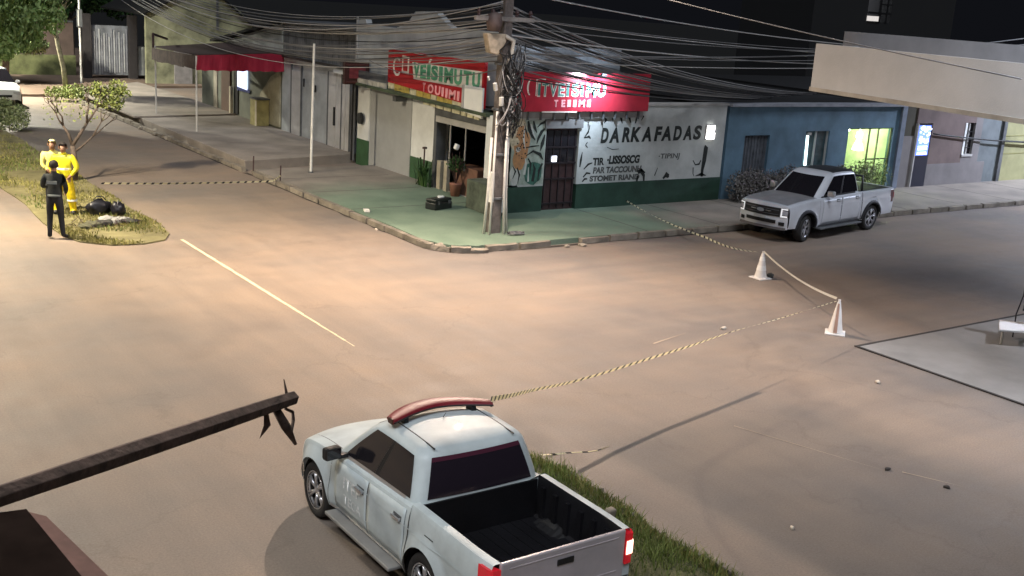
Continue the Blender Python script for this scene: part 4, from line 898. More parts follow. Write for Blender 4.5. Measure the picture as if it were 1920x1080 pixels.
    for s in (1, -1):
        for (xa, xb) in ((COWL-.10, -.02), (-.045, CABR+.10)):
            zb_f = (lambda x: max(SILL+.06, zbot(x)+.03)) 
            rr = side_patch(xa, xb, zb_f, zt_, .007, s)
            d = MB().grid(rr, flip=(s > 0)).build('door', PAINTB, t, world=False, smooth=True)
            so = d.modifiers.new('s', 'SOLIDIFY'); so.thickness = .01; so.offset = -1
            hx = xb+.17; hz = ztop(hx)-P.get('hdrop', .17); yy = hw(hx, hz)+.012
            MB().rbox((hx, s*(yy+.022), hz), (.20, .022, .035), (0, 0, 0)).rbox((hx-.08, s*(yy+.008), hz), (.02, .03, .03), (0, 0, 0)).rbox((hx+.08, s*(yy+.008), hz), (.02, .03, .03), (0, 0, 0)).build('door_handle', P['handle'], d, world=False, bevel=.006)
            gr = side_patch(hx-.1, hx+.1, lambda x: hz-.04, lambda x: hz+.04, .0085, s, 3, 2)
            MB().grid(gr, flip=(s > 0)).build('handle_recess', DGREY, d, world=False)
            if P.get('decal') and xa > .5 and s > 0:
                for q, (dx, txt, hh) in enumerate([(.0, 'ITEP', .16), (.02, 'TECA', .13)]):
                    pm_ = textmesh(txt, 1, 0, 0, .02); vx = [v.co.x for v in pm_.vertices]; vy = [v.co.y for v in pm_.vertices]
                    for v in pm_.vertices:
                        u = (v.co.x-min(vx))/(max(vx)-min(vx)) if max(vx) > min(vx) else 0
                    x0_, x1_, y0_, y1_ = min(vx), max(vx), min(vy), max(vy)
                    for v in pm_.vertices:
                        xx = .62-dx-(v.co.x-x0_)/(x1_-x0_)*.5; zz = .56+(.2 if q == 0 else 0)+(v.co.y-y0_)/(y1_-y0_)*hh
                        v.co = Vector((xx, hw(xx, zz)+.012, zz))
                    pm_.materials.clear(); pm_.materials.append(P['decalmat']); link('lettering', pm_, d)
        # seams
        sm = MB()
        for xx, w in ((COWL-.10, .007), (-.0325, .012), (CABR+.10, .008)):
            sm.grid(side_patch(xx-w, xx+w, lambda x: max(SILL+.05, zbot(x)+.02), zt_, .0035, s, 1, 8), flip=(s > 0))
        sm.grid(side_patch(CABR-.014, CABR+.014, lambda x: SILL, lambda x: ztop(x)-.01, .003, s, 1, 8), flip=(s > 0))
        sm.build('panel_seam', BLACK, t, world=False)
        if P['flare_mat']:
            for a in AX:
                fr = []
                for k in range(15):
                    an = pi*k/14; r_ = []
                    for rad, of in ((AR-.005, .004), (AR+.03, .02), (AR+.075, .012), (AR+.085, .0)):
                        xx = a+rad*cos(an); zz = .38+rad*sin(an); r_.append((warp(xx, .9), s*(hw(xx, zz)+of), zz))
                    fr.append(r_)
                MB().grid(fr, flip=(s > 0)).build('arch_flare', P['flare_mat'], t, world=False, smooth=True)
        cr_ = MB()
        for (za, zb2, xa2, xb2) in ((.92, .935, -2.6, 1.1), (.56, .575, -.95, .85)):
            cr_.grid(side_patch(xa2, xb2, lambda x: za-.04*(x < CABR)*0, lambda x: zb2, .010, s, 26, 1), flip=(s > 0))
        cr_.build('body_crease', PAINTB, t, world=False)
        sm2 = MB(); sm2.grid(side_patch(AX[1]-.18, AX[1]+.02, lambda x: 1.0, lambda x: 1.012, .004, s, 4, 1), flip=(s > 0)); sm2.grid(side_patch(1.02, 1.028, lambda x: zbot(x)+.02, zt_, .003, s, 1, 6), flip=(s > 0)); sm2.build('panel_seam', BLACK, t, world=False)
        # side step
        st = MB().box(AX[1]+.62, AX[0]-.58, s*.80, s*1.0, .30, .345); st.build('side_step', P['step'], t, world=False, bevel=.012)
        sr = side_patch(CABR+.0, COWL+.02, lambda x: SILL+.0, lambda x: SILL+.05, .008, s, 10, 2); MB().grid(sr, flip=(s > 0)).build('sill_trim', P['sill'], t, world=False, smooth=True)
        # mirror
        mx = .72
        mr = MB().rbox((mx+.02, s*(1.0), P['belt0']+.13), (.13, .21, .17), (0, 0, s*.15)); m_ = mr.build('wing_mirror', P['mirror'], t, world=False, bevel=.035)
        MB().rbox((mx+.03, s*.86, P['belt0']+.06), (.06, .12, .05), (0, 0, 0)).build('mirror_arm', BLACK, m_, world=False)
        MB().rbox((mx-.052, s*1.005, P['belt0']+.13), (.006, .17, .13), (0, 0, s*.15)).build('mirror_glass', GLASSD, m_, world=False)
    # cab greenhouse
    TR = [0, .05, .12, .22, .34, .46, .58, .70, .80, .88, .94, .98, 1.0]
    NS, NF, NR, NC = 18, 10, 10, 4
    def ring(tt, inset=0, dz=0):
        xf = P['wf0']+(P['wf1']-P['wf0'])*(tt**1.12); xr = P['wr0']+(P['wr1']-P['wr0'])*(tt**1.4)
        e = max(0, (tt-.86)/.14); w = .80+(P['roofw']-.80)*(tt**1.15)-.05*e**2
        xf -= .10*e**2; xr += .06*e**2
        xf -= inset*(xf-xr)*.5; xr += inset*(xf-xr)*.5; w *= (1-inset)
        rc = .13*(1-inset)
        def zz(x):
            zbz = P['belt0']+(P['belt1']-P['belt0'])*max(0, min(1, (COWL-x)/(COWL-CABR)))-.03
            zr = P['roofz']-P['roofdrop']*((x-P['roofmax'])/1.0)**2
            return zbz+(zr-zbz)*(1-(1-tt)**1.0)+dz
        pts = []
        def arc(cx, cy, a0, a1):
            return [(cx+rc*cos(a0+(a1-a0)*k/NC), cy+rc*sin(a0+(a1-a0)*k/NC)) for k in range(NC)]
        P2 = []
        P2 += arc(xf-rc, w-rc, 0, pi/2)
        P2 += [(xf-rc+(xr+rc-xf+rc)*k/NS, w) for k in range(NS)]
        P2 += arc(xr+rc, w-rc, pi/2, pi)
        P2 += [(xr, (w-rc)*(1-2*k/NR)) for k in range(NR)]
        P2 += arc(xr+rc, -w+rc, pi, 1.5*pi)
        P2 += [(xr+rc+(xf-rc-xr-rc)*k/NS, -w) for k in range(NS)]
        P2 += arc(xf-rc, -w+rc, 1.5*pi, 2*pi)
        P2 += [(xf, -(w-rc)*(1-2*k/NF)) for k in range(NF)]
        bow = P['glassbow']*(1-inset)
        out = []
        for (x, y) in P2:
            q = 1-(y/w)**2 if w > 0 else 0
            if x > xf-.02: x += bow*q
            if x < xr+.02: x -= .05*(1-inset)*q
            out.append((x, y, zz(x)+(.0 if inset == 0 else 0)))
        return out
    rings = [ring(a) for a in TR]
    for ins, dz in ((.05, .010), (.15, .022), (.32, .034), (.55, .042), (.8, .046)): rings.append(ring(1.0, ins, dz))
    n = len(rings[0]); cb_ = MB(); cb_.v = [v for r in rings for v in r]
    for i in range(len(rings)-1):
        for j in range(n): cb_.f.append((i*n+j, i*n+(j+1) % n, (i+1)*n+(j+1) % n, (i+1)*n+j)); cb_.m.append(0)
    cb_.f.append(tuple(range((len(rings)-1)*n, len(rings)*n))); cb_.m.append(0)
    roof = cb_.build('cab_roof', PAINTB, t, world=False, fixn=True, auto=50)
    i_ls = NC; i_lr = NC+NS; i_r = 2*NC+NS; i_rr = i_r+NR; i_rs = 3*NC+NS+NR; i_f = 4*NC+2*NS+NR
    def patch(rows_i, cols, off, nm, m_, wrap=True):
        g2 = []
        for i in rows_i:
            r = []
            for j in cols:
                a = Vector(rings[i][j % n]); b1_ = Vector(rings[i][(j+1) % n]); b0_ = Vector(rings[i][(j-1) % n]); c1 = Vector(rings[min(i+1, len(rings)-1)][j % n]); c0 = Vector(rings[max(i-1, 0)][j % n])
                nn = (b1_-b0_).cross(c1-c0).normalized(); r.append(a+nn*off)
            g2.append(r)
        return MB().grid(g2).build(nm, m_, roof, world=False, smooth=True)
    # left side windows: columns front->rear
    sp = NS//2
    def sidewin(c0, kf, kr):
        patch(range(2, 10), kf, .005, 'side_window', GLASSD); patch(range(2, 10), kr, .005, 'side_window', GLASSD)
    sidewin(0, range(i_ls+1, i_ls+sp+1), range(i_ls+sp+1, i_ls+NS+1))
    sidewin(0, range(i_rs+2, i_rs+sp), range(i_rs+sp, i_rs+NS))
    patch(range(2, 10), range(i_ls+sp, i_ls+sp+2), .004, 'door_pillar', BLACK); patch(range(2, 10), range(i_rs+sp-1, i_rs+sp+1), .004, 'door_pillar', BLACK)
    patch(range(1, 3), range(i_ls, i_lr), .006, 'window_trim', P['wtrim']); patch(range(1, 3), range(i_rs+1, i_rs+NS+1), .006, 'window_trim', P['wtrim'])
    patch(range(2, 9), range(i_r, i_rr+1), .006, 'rear_window', P['rearglass'])
    patch([8, 9], range(i_r, i_rr+1), .008, 'rear_window_header', P['rearhead'])
    patch(range(1, 10), range(i_f, n+1), .006, 'windscreen', P['screen'])
    if P.get('roofstrip'):
        for s in (1, -1):
            pts = []
            for k in range(9):
                x = .24-k*(.24+.88)/8; zr = P['roofz']-P['roofdrop']*((x-P['roofmax'])/1.0)**2
                pts.append((x, s*P['stripy'], zr+.02))
            MB().tube(pts, .010, 6).build('roof_rail_strip', BLACK, roof, world=False)
    # hood seam, wipers
    hs = MB()
    for s in (1, -1):
        pp = []
        for k in range(12):
            x = COWL+.04+(NOSE-.12-COWL)*k/11; w = hw(x, ztop(x))-.13; pp.append((warp(x, w), s*w, ztop(x)+P['crown']*.30+.003))
        hs.grid([[(p[0], p[1]-.006, p[2]) for p in pp], [(p[0], p[1]+.006, p[2]) for p in pp]])
    hs.build('bonnet_seam', DGREY, t, world=False)
    # wheels
    ty = MB().lathe([(.24, -.115), (.33, -.125), (.365, -.115), (.38, -.09), (.383, 0), (.38, .09), (.365, .115), (.33, .125), (.24, .115), (.24, -.115)], (0, 0, 0), 32, 'y', cap=False).mesh('tyre', RUBBER, True, True)
    rim = MB().lathe([(.245, .10), (.25, .118), (.235, .12), (.225, .10), (.215, .05), (.06, .045), (.05, .07), (.02, .075)], (0, 0, 0), 28, 'y')
    rim2 = MB().lathe([(.24, -.10), (.22, .02), (.02, .02)], (0, 0, 0), 24, 'y').mesh('rim_back', BLACK, True, True)
    spk = MB()
    for k in range(6):
        a = k*pi/3
        for da in (-.13, .13):
            spk.tube([(.05*cos(a), .085, .05*sin(a)), (.14*cos(a+da*.7), .098, .14*sin(a+da*.7)), (.235*cos(a+da), .102, .235*sin(a+da))], [.022, .017, .019], 6)
    spk.lathe([(.065, .06), (.06, .10), (.01, .108)], (0, 0, 0), 14, 'y'); spk.lathe([(.225, .09), (.25, .118), (.266, .118), (.25, .08)], (0, 0, 0), 28, 'y', cap=False)
    spm = spk.mesh('rim', P['rim'], True)
    for a in AX:
        for s in (1, -1):
            wh = bpy.data.objects.new('wheel', ty); COL.objects.link(wh); wh.parent = t; wh.location = (a, s*.775, .383)
            wh.rotation_euler = (0, random.random()*2, (0 if s > 0 else pi)+(P.get('steer', 0) if a > 0 else 0))
            link('rim', spm, wh); link('rim_back', rim2, wh)
    # tailgate, lamps, bumper
    tz0, tz1 = .64, P['rail']+.005
    tgt = MB().box(TAIL-.035, TAIL+.02, -.755, .755, tz0, tz1).build('tailgate', P['tailmat'], t, world=False, bevel=.015)
    MB().box(TAIL-.05, TAIL-.034, -.10, .10, tz1-.20, tz1-.13).build('tailgate_handle', BLACK, tgt, world=False, bevel=.006)
    MB().box(TAIL-.042, TAIL-.034, -.66, .66, tz0+.10, tz0+.115).box(TAIL-.042, TAIL-.034, -.66, .66, tz1-.08, tz1-.07).build('tailgate_crease', P['tailmat'], tgt, world=False)
    for s in (1, -1):
        wv = hw(TAIL, .9)
        tl = MB(); zz0, zz1 = P['rail']-.42, P['rail']-.05
        tl.prism([(TAIL-.045, s*.76), (TAIL-.04, s*(wv-.02)), (TAIL+.04, s*(wv+.012)), (TAIL+.20, s*(wv+.012)), (TAIL+.1, s*.80)], zz0, zz1)
        TLR = mat('tail_lens_red%d' % round(P['tail_es']*100), ((.45, .01, .02) if P['tail_es'] else (.10, .006, .01)), .15, var=0, coat=.5, em=(1, .03, .05), es=P['tail_es'])
        q = tl.build('tail_light', TLR, t, world=False, fixn=True)
        MB().prism([(TAIL-.055, s*.77), (TAIL-.05, s*(wv-.015)), (TAIL+.02, s*(wv+.018)), (TAIL+.06, s*.8)], zz0+.12, zz0+.28).build('lamp_lens', P['taillens'], q, world=False, fixn=True)
        MB().prism([(TAIL-.01, s*.755), (TAIL-.01, s*(wv-.01)), (TAIL+.1, s*(wv+.003)), (TAIL+.1, s*.77)], zz0-.16, zz0-.01).build('corner_panel', PAINTB, t, world=False, fixn=True)
    rb = MB().box(TAIL-.15, TAIL-.02, -.80, .80, .46, .60).build('rear_bumper', P['bumper'], t, world=False, bevel=.03)
    MB().box(TAIL-.16, TAIL-.15, -.24, .24, .49, .59).build('number_plate', mat('plate', (.5, .5, .48), .5), rb, world=False)
    return t, hw, ztop, warp, roof
WPAINT = mat('silver_white_paint', (.49, .555, .565), .55, metal=.0, var=.14, scale=2.2, coat=.12, spec=.5)
TAILP = mat('tailgate_paint', (.46, .42, .44), .35, metal=.15, var=.1, coat=.4)
LINER = mat('bed_liner', (.006, .006, .008), .5, var=.3, bump=.2, bscale=20)
P1 = dict(paint=WPAINT, axles=(1.5, -1.5), nose=2.42, nosez=.80, hoodp=2.6, cabr=-1.10, rail=1.22, belt0=1.08, belt1=1.17, taper=.10, flare=.045, nosecurve=.35, crown=.05, chin=.06,
          liner=LINER, handle=CHROME, flare_mat=None, step=mat('step_alu', (.35, .35, .34), .4, metal=.5, var=.15), sill=CHROME, mirror=BLACK, wf0=1.12, wf1=.26, wr0=-1.06, wr1=-.86, roofw=.66, roofz=1.74, roofdrop=.05, roofmax=-.25, glassbow=.12,
          wtrim=CHROME, rearglass=mat('rear_glass', (.016, .012, .018), .1, var=0), rearhead=mat('rear_glass_maroon', (.07, .02, .035), .15, var=0), screen=GLASSD, roofstrip=True, stripy=.50, rim=CHROME, tailmat=TAILP,
          tail_es=.06, taillens=mat('tail_lens_lit', (.9, .4, .3), .3, em=(1, .50, .38), es=1.3, var=0), bumper=TAILP, hdrop=.20, decal=True, decalmat=mat('door_decal', (.72, .76, .77), .5, var=.3, scale=20))
TX, TY = 6.0, 9.55
tr1, hw1, zt1, wp1, roof1 = pickup('police_pickup', 'silver white pickup with curved red roof light bar seen from behind, open black load bed', (TX, TY, 0), radians(90), (.81, .96, .86), P1)
# red curved light bar on supports
lb = MB(); prof_rows = []
LBM = mat('lightbar_red', (.17, .006, .014), .5, var=.15)
NN = 18
for i in range(NN+1):
    u = i/NN*2-1; y = .64*u; x = .0+.22*(1-u*u)-.05*abs(u); z = 1.855-.015*u*u; hx = .15*(1-.3*abs(u)**4); hz = .052*(1-.25*abs(u)**3)
    prof_rows.append([(x+hx*cos(a), y, z+hz*(sin(a) if sin(a) > 0 else .75*sin(a))) for a in [k*pi/8 for k in range(17)]])
lb.grid(prof_rows); 
for e in (0, -1): lb.add(prof_rows[e][:16], [tuple(range(16))])
lbo = lb.build('light_bar', LBM, tr1, world=False, fixn=True, auto=45)
for s in (1, -1): MB().rbox((.03, s*.44, 1.77), (.16, .06, .12), (0, .1, 0)).build('bar_foot', BLACK, lbo, world=False, bevel=.01)
MB().tube([p[8] for p in prof_rows], .012, 6).build('bar_base_trim', BLACK, lbo, world=False)
for s in (1, -1): MB().rbox((-.06, s*.64, 1.84), (.12, .03, .07), (0, 0, 0)).build('end_cap', mat('bar_end', (.06, .03, .02), .4), lbo, world=False, bevel=.01)
MB().tube([(-.10, .0, 1.78), (-.16, .0, 1.86)], [.006, .003], 5).build('antenna', BLACK, roof1, world=False)
for (x, y) in ((2.15, -.45), (1.3, -.75)): MB().lathe([(.02, 1.0), (.03, 1.03), (.01, 1.05)], (x, y, .02 if x < 2 else -.09), 8).build('washer_nozzle', BLACK, tr1, world=False)
# bed details: liner ribs
br = MB()
for s in (1, -1):
    for k in range(6): br.box(-2.6+k*.26, -2.53+k*.26, s*.70, s*.735, .72, 1.12)
for k in range(9): br.box(-2.75, -1.15, -.56+k*.14, -.51+k*.14, .69, .703)
br.build('bed_liner_ribs', LINER, tr1, world=False)
hd = MB().box(-1.13, -1.10, -.72, .72, .69, 1.18).build('bed_front_panel', LINER, tr1, world=False)
for s in (1, -1):   # headlights (front corner, seen only at the edge)
    r = []
    for i in range(7):
        x = 2.0+.30*i/6; r.append([(wp1(x, hw1(x, z)), s*(hw1(x, z)+.006), z) for z in (.74, .80, .86)])
    MB().grid(r, flip=(s > 0)).build('headlight', mat('headlamp', (.7, .7, .7), .15, var=0), tr1, world=False, smooth=True)
WP2 = mat('white_blue_paint', (.66, .69, .74), .26, metal=.1, var=.08, scale=1.2, coat=.7, spec=.5)
P2_ = dict(P1); P2_.update(paint=WP2, tailmat=WP2, axles=(1.63, -1.64), nose=2.5, nosez=1.03, hoodp=2.0, cabr=-1.08, rail=1.20, belt0=1.17, belt1=1.20, taper=.05, flare=.05, nosecurve=.16, crown=.05, chin=.04, flare_mat=mat('flare_plastic', (.03, .03, .035), .6), step=DGREY, sill=DGREY,
          mirror=CHROME, wf0=1.10, wf1=.36, wr0=-1.02, wr1=-.88, roofz=1.82, roofw=.66, wtrim=BLACK, rearglass=GLASSD, rearhead=GLASSD, roofstrip=False, tail_es=.0, taillens=mat('tail_lens_dull', (.3, .02, .02), .3, var=0), bumper=BLACK, decal=False, hdrop=.12, rim=mat('rim_grey', (.42, .42, .44), .35, metal=.7, var=0), handle=WP2, steer=.22)
tr2, hw2, zt2, wp2, roof2 = pickup('parked_pickup', 'white pickup with black grille and black roof parked before the blue building', (25.35, 20.8, 0), radians(189), (1.07, .93, .97), P2_)
# black roof skin, bonnet with its unlit tone put into the colour
fx = 2.50
gr = MB()
def fx_at(y, z): return wp2(2.5, y)+.045*(1-(abs(y)/.89)**2)*max(0, sin(max(0, (1.03-z)/.63)*pi))
def frontpanel(y0, y1, z0, z1, off, n=10):
    r = []
    for i in range(n+1):
        y = y0+(y1-y0)*i/n; r.append([(fx_at(y, z)+off, y, z) for z in (z0, (z0+z1)/2, z1)])
    return MB().grid(r, flip=True)
gl = frontpanel(-.60, .60, .74, .985, .012, 14).build('grille', BLACK, tr2, world=False)
for z in (.80, .92): frontpanel(-.56, .56, z-.008, z+.008, .022, 12).build('grille_bar', DGREY, gl, world=False)
frontpanel(-.34, -.16, .862, .882, .026, 6).build('grille_chrome', CHROME, gl, world=False); frontpanel(.16, .34, .862, .882, .026, 6).build('grille_chrome', CHROME, gl, world=False)
eb = MB(); eb.add([(fx_at(0, .87)+.036, .13*cos(2*pi*k/20), .87+.05*sin(2*pi*k/20)) for k in range(20)], [tuple(range(20))]); eb.build('oval_badge', mat('badge', (.35, .38, .45), .3, metal=.6, var=0), gl, world=False)
for s in (1, -1):
    hl = frontpanel(s*.61, s*.82, .74, .99, .014, 5).build('headlight', mat('lamp_dark', (.05, .05, .055), .1, var=0), tr2, world=False)
    for (a, b_, c, d) in ((.62, .66, .76, .97), (.62, .80, .74, .78), (.62, .80, .945, .98)): frontpanel(s*a, s*b_, c, d, .024, 4).build('light_strip', mat('lamp_strip', (.8, .8, .82), .3, em=(1, 1, 1), es=.15, var=0), hl, world=False)
    frontpanel(s*.66, s*.80, .80, .92, .020, 4).build('lamp_lens', mat('lens_pale', (.35, .36, .4), .1, var=0), hl, world=False)
    frontpanel(s*.58, s*.74, .50, .60, .016, 4).build('fog_lamp_recess', BLACK, tr2, world=False)
frontpanel(-.50, .50, .54, .64, .016, 10).build('lower_grille', BLACK, tr2, world=False)
frontpanel(-.40, .40, .67, .72, .03, 6).build('bumper_bar', WP2, tr2, world=False)
frontpanel(-.20, .20, .645, .735, .036, 4).build('number_plate', mat('plate', (.5, .5, .48), .5), tr2, world=False)
frontpanel(-.78, .78, .38, .45, .02, 10).build('skid_plate', mat('skid', (.16, .15, .15), .5), tr2, world=False)
rfr = []
for i in range(11):
    x = .20-1.02*i/10; zr = P2_['roofz']-P2_['roofdrop']*((x-P2_['roofmax'])/1.0)**2; rfr.append([(x, y, zr+.052-.042*(abs(y)/.6)**3) for y in [-.6+.12*k for k in range(11)]])
MB().grid(rfr, flip=False).build('roof_panel', mat('roof_black', (.03, .03, .032), .4, var=0), roof2, world=False, smooth=True)
MB().tube([(-1.25, .72, 1.2), (-1.35, .62, 1.62), (-1.35, -.62, 1.62), (-1.25, -.72, 1.2)], .035, 8).build('sports_bar', BLACK, tr2, world=False, smooth=True)
MB().box(-2.75, -1.15, -.72, .72, 1.17, 1.20).build('bed_cover', BLACK, tr2, world=False)
bh = []
for i in range(15):
    x = 1.02+(2.40-1.02)*i/14; w = hw2(x, zt2(x))-.10; bh.append([(wp2(x, w*q), w*q, zt2(x)+.008+.05*(1-abs(q*w/(w+.1)))*(2-(1-abs(q*w/(w+.1))))) for q in [-1+2*k/16 for k in range(17)]])
MB().grid(bh, flip=False).build('bonnet', mat('bonnet_unlit', (.24, .24, .25), .45, coat=.2, var=.15), tr2, world=False, smooth=True)  # white bonnet darkened in colour to look unlit

# white car far left, partly hidden by shrub
wc = thing('parked_car', 'white car with dark windscreen at the left edge behind the leafy hedge', 'car', (9.75, 53.6, 0), radians(-90))
bd = MB(); rr = []
for (x, w, zt, z0) in [(-2.1, .75, .8, .3), (-1.9, .84, .95, .25), (-1.0, .87, 1.0, .2), (.8, .87, .98, .2), (1.6, .85, .9, .2), (2.05, .74, .74, .28), (2.15, .6, .55, .35)]:
    rr.append([(x, w, z0), (x, w+.02, .55), (x, w-.03, zt-.05), (x, w-.12, zt), (x, 0, zt+.03), (x, -w+.12, zt), (x, -w+.03, zt-.05), (x, -w-.02, .55), (x, -w, z0)])
bd.grid(rr, flip=True); bd.add(rr[0], [tuple(range(9))]); bd.add(rr[-1], [tuple(range(9))[::-1]])
WCP = mat('white_car_paint', (.72, .73, .74), .3, coat=.5, var=.05)
bd.build('body', WCP, wc, world=False, fixn=True, auto=35)
cbn = MB(); lo_ = [(-1.7, .78, .95), (.95, .78, .95), (.95, -.78, .95), (-1.7, -.78, .95)]; hi = [(-1.2, .58, 1.45), (.25, .58, 1.47), (.25, -.58, 1.47), (-1.2, -.58, 1.45)]
cbn.add(lo_+hi, [(0, 1, 5, 4), (1, 2, 6, 5), (2, 3, 7, 6), (3, 0, 4, 7)]); cbn.build('windows', GLASSD, wc, world=False, fixn=True)
MB().add([(v[0], v[1]*1.02, v[2]+.01) for v in hi]+[(v[0]*.96, v[1]*.9, v[2]+.05) for v in hi], [(4, 5, 6, 7), (0, 1, 5, 4), (1, 2, 6, 5), (2, 3, 7, 6), (3, 0, 4, 7)]).build('roof', WCP, wc, world=False, fixn=True, bevel=.02)
for s in (1, -1):
    MB().box(2.02, 2.13, s*.45, s*.70, .55, .68).build('headlight', CHROME, wc, world=False, bevel=.02)
    for x in (-1.3, 1.35): MB().lathe([(.2, -.1), (.31, -.09), (.32, 0), (.31, .09), (.2, .1)], (x, s*.8, .32), 18, 'y').build('wheel', RUBBER, wc, world=False, smooth=True)
    MB().rbox((.75, s*.92, 1.0), (.1, .16, .1), (0, 0, 0)).build('wing_mirror', WCP, wc, world=False, bevel=.02)
MB().box(2.1, 2.17, -.38, .38, .45, .55).build('grille', BLACK, wc, world=False)

# ------------------------------------------------------------------ people
SKIN = mat('skin', (.30, .17, .11), .6, var=.08); HAIR = mat('hair', (.015, .011, .010), .8, var=0)
def person(label, loc, face, joints, cols, extra=None, height=1.75, hair=True, cap=None, group=None):
    """joints in metres, x forward, y left, z up"""
    t = thing('person', label, 'person', loc, face, group)
    J = dict(pelvis=(0, 0, .95), belly=(0, 0, 1.1), chest=(.0, 0, 1.3), neck=(.0, 0, 1.50), chin=(.02, 0, 1.57), head=(.02, 0, 1.66), crown=(.0, 0, 1.73),
             lsh=(0, .19, 1.43), lel=(-.02, .25, 1.15), lwr=(.06, .27, .90), rsh=(0, -.19, 1.43), rel=(-.02, -.25, 1.15), rwr=(.06, -.27, .90),
             lhip=(0, .10, .90), lkn=(.03, .12, .50), lan=(-.02, .13, .09), lto=(.14, .15, .04), rhip=(0, -.10, .90), rkn=(.03, -.12, .50), ran=(-.02, -.13, .09), rto=(.14, -.15, .04))
    J.update(joints); R_ = dict(pelvis=.15, belly=.145, chest=.165, neck=.06, chin=.075, head=.098, crown=.075, lsh=.085, lel=.055, lwr=.042, lhip=.105, lkn=.072, lan=.055, lto=.045)
    for k in list(R_):
        if k[0] == 'l': R_['r'+k[1:]] = R_[k]
    R_.update(cols.get('radii', {}))
    E_ = [('pelvis', 'belly'), ('belly', 'chest'), ('chest', 'neck'), ('neck', 'chin'), ('chin', 'head'), ('head', 'crown')]
    for s in 'lr': E_ += [('chest', s+'sh'), (s+'sh', s+'el'), (s+'el', s+'wr'), ('pelvis', s+'hip'), (s+'hip', s+'kn'), (s+'kn', s+'an'), (s+'an', s+'to')]
    # palms and fingers
    for s in 'lr':
        w = Vector(J[s+'wr']); e = Vector(J[s+'el']); d = (w-e).normalized(); sd = 1 if s == 'l' else -1
        side = d.cross(Vector((0, sd, 0))); side = side.normalized() if side.length > .1 else Vector((0, 0, 1))
        J[s+'pa'] = tuple(w+d*.075); R_[s+'pa'] = .034; E_.append((s+'wr', s+'pa'))
        nrm = d.cross(side)
        for q, (o_, l_) in enumerate([(-.030, .055), (-.010, .070), (.010, .066), (.030, .052)]):
            a = w+d*.10+side*o_; b_ = a+d*l_*.6+nrm*.008; c = b_+d*l_*.4+nrm*.018
            for z_, v in enumerate((a, b_, c)): J[f'{s}f{q}{z_}'] = tuple(v); R_[f'{s}f{q}{z_}'] = .0105
            E_ += [(s+'pa', f'{s}f{q}0'), (f'{s}f{q}0', f'{s}f{q}1'), (f'{s}f{q}1', f'{s}f{q}2')]
        a = w+d*.04-side*.035; b_ = a+d*.035-side*.025
        J[s+'t0'] = tuple(a); J[s+'t1'] = tuple(b_); R_[s+'t0'] = .013; R_[s+'t1'] = .011; E_ += [(s+'pa', s+'t0'), (s+'t0', s+'t1')]
    hd_ = Vector(J['head']); ch = Vector(J['chin']); fwd = Vector(cols.get('look', (1, 0, 0))).normalized()
    J['nose'] = tuple(hd_.lerp(ch, .5)+fwd*.10); R_['nose'] = .016; E_.append(('head', 'nose'))
    names = list(J); idx = {k: i for i, k in enumerate(names)}
    me = bpy.data.meshes.new('body'); me.from_pydata([J[k] for k in names], [(idx[a], idx[b]) for a, b in E_], [])
    o = bpy.data.objects.new('tmp', me); COL.objects.link(o)
    sk = o.modifiers.new('skin', 'SKIN'); sk.use_smooth_shade = True; sk.branch_smoothing = .3
    for i, k in enumerate(names): me.skin_vertices[0].data[i].radius = (R_[k], R_[k]*(.75 if k in ('belly', 'chest', 'pelvis') else 1)) if False else (R_[k], R_[k])
    me.skin_vertices[0].data[idx['pelvis']].use_root = True
    sb = o.modifiers.new('sub', 'SUBSURF'); sb.levels = 1; sb.render_levels = 1
    dg = bpy.context.evaluated_depsgraph_get(); m2 = bpy.data.meshes.new_from_object(o.evaluated_get(dg)); bpy.data.objects.remove(o)
    # flatten torso front to back
    segs = [(Vector(J[a]), Vector(J[b]), a, b) for a, b in E_]
    def region(a, b):
        if b in ('chin', 'head', 'crown', 'nose'): return 0
        if b[1:] in ('pa',) or (len(b) > 1 and b[1] in 'ft' and b not in ('lto', 'rto')) : return 0
        if b[1:] in ('hip', 'kn', 'an'): return 2
        if b[1:] == 'to': return 3
        if b == 'belly': return 1
        return 1
    mats_ = [cols.get('skin', SKIN), cols['top'], cols['legs'], cols.get('boots', BLACK)]
    m2.materials.clear(); [m2.materials.append(q) for q in mats_]
    for f in m2.polygons:
        c = f.center; best = 9; br_ = 1
        for A, B, a, b in segs:
            ab = B-A; tt = max(0, min(1, (c-A).dot(ab)/max(1e-9, ab.length_squared))); dd2 = (c-A-ab*tt).length/max(.01, (R_[a]+R_[b])/2)**.35
            if dd2 < best: best = dd2; br_ = region(a, b)
        f.material_index = br_; f.use_smooth = True
    m2.name = 'body'
    for v in m2.vertices:
        if J['pelvis'][2]-.05 < v.co.z < J['neck'][2]-.03 and abs(v.co.y) < .2: v.co.x = J['chest'][0]*0+(v.co.x-J['belly'][0])*.72+J['belly'][0]
    body = link('body', m2, t)
    if hair:
        bm = bmesh.new(); bmesh.ops.create_uvsphere(bm, u_segments=14, v_segments=10, radius=1)
        for v in bm.verts:
            q = v.co.copy(); v.co = Vector((q.x*.108, q.y*.102, q.z*.105))
        bmesh.ops.delete(bm, geom=[v for v in bm.verts if (v.co.dot(fwd) > .035 and v.co.z < .045) or v.co.z < -.075], context='VERTS')
        for v in bm.verts: v.co += hd_+Vector((0, 0, .022))-fwd*.008
        hm = bpy.data.meshes.new('hair'); bm.to_mesh(hm); bm.free(); hm.materials.append(cap or HAIR); [setattr(p, 'use_smooth', True) for p in hm.polygons]
        link('hair' if cap is None else 'cap', hm, t)
    lat = Vector((0, 0, 1)).cross(fwd)
    ey = MB()
    for s in (1, -1): ey.lathe([(.002, -.01), (.011, 0), (.002, .01)], tuple(hd_+fwd*.092+lat*s*.034-Vector((0, 0, .005))), 8)
    ey.build('eyes', BLACK, t, world=False)
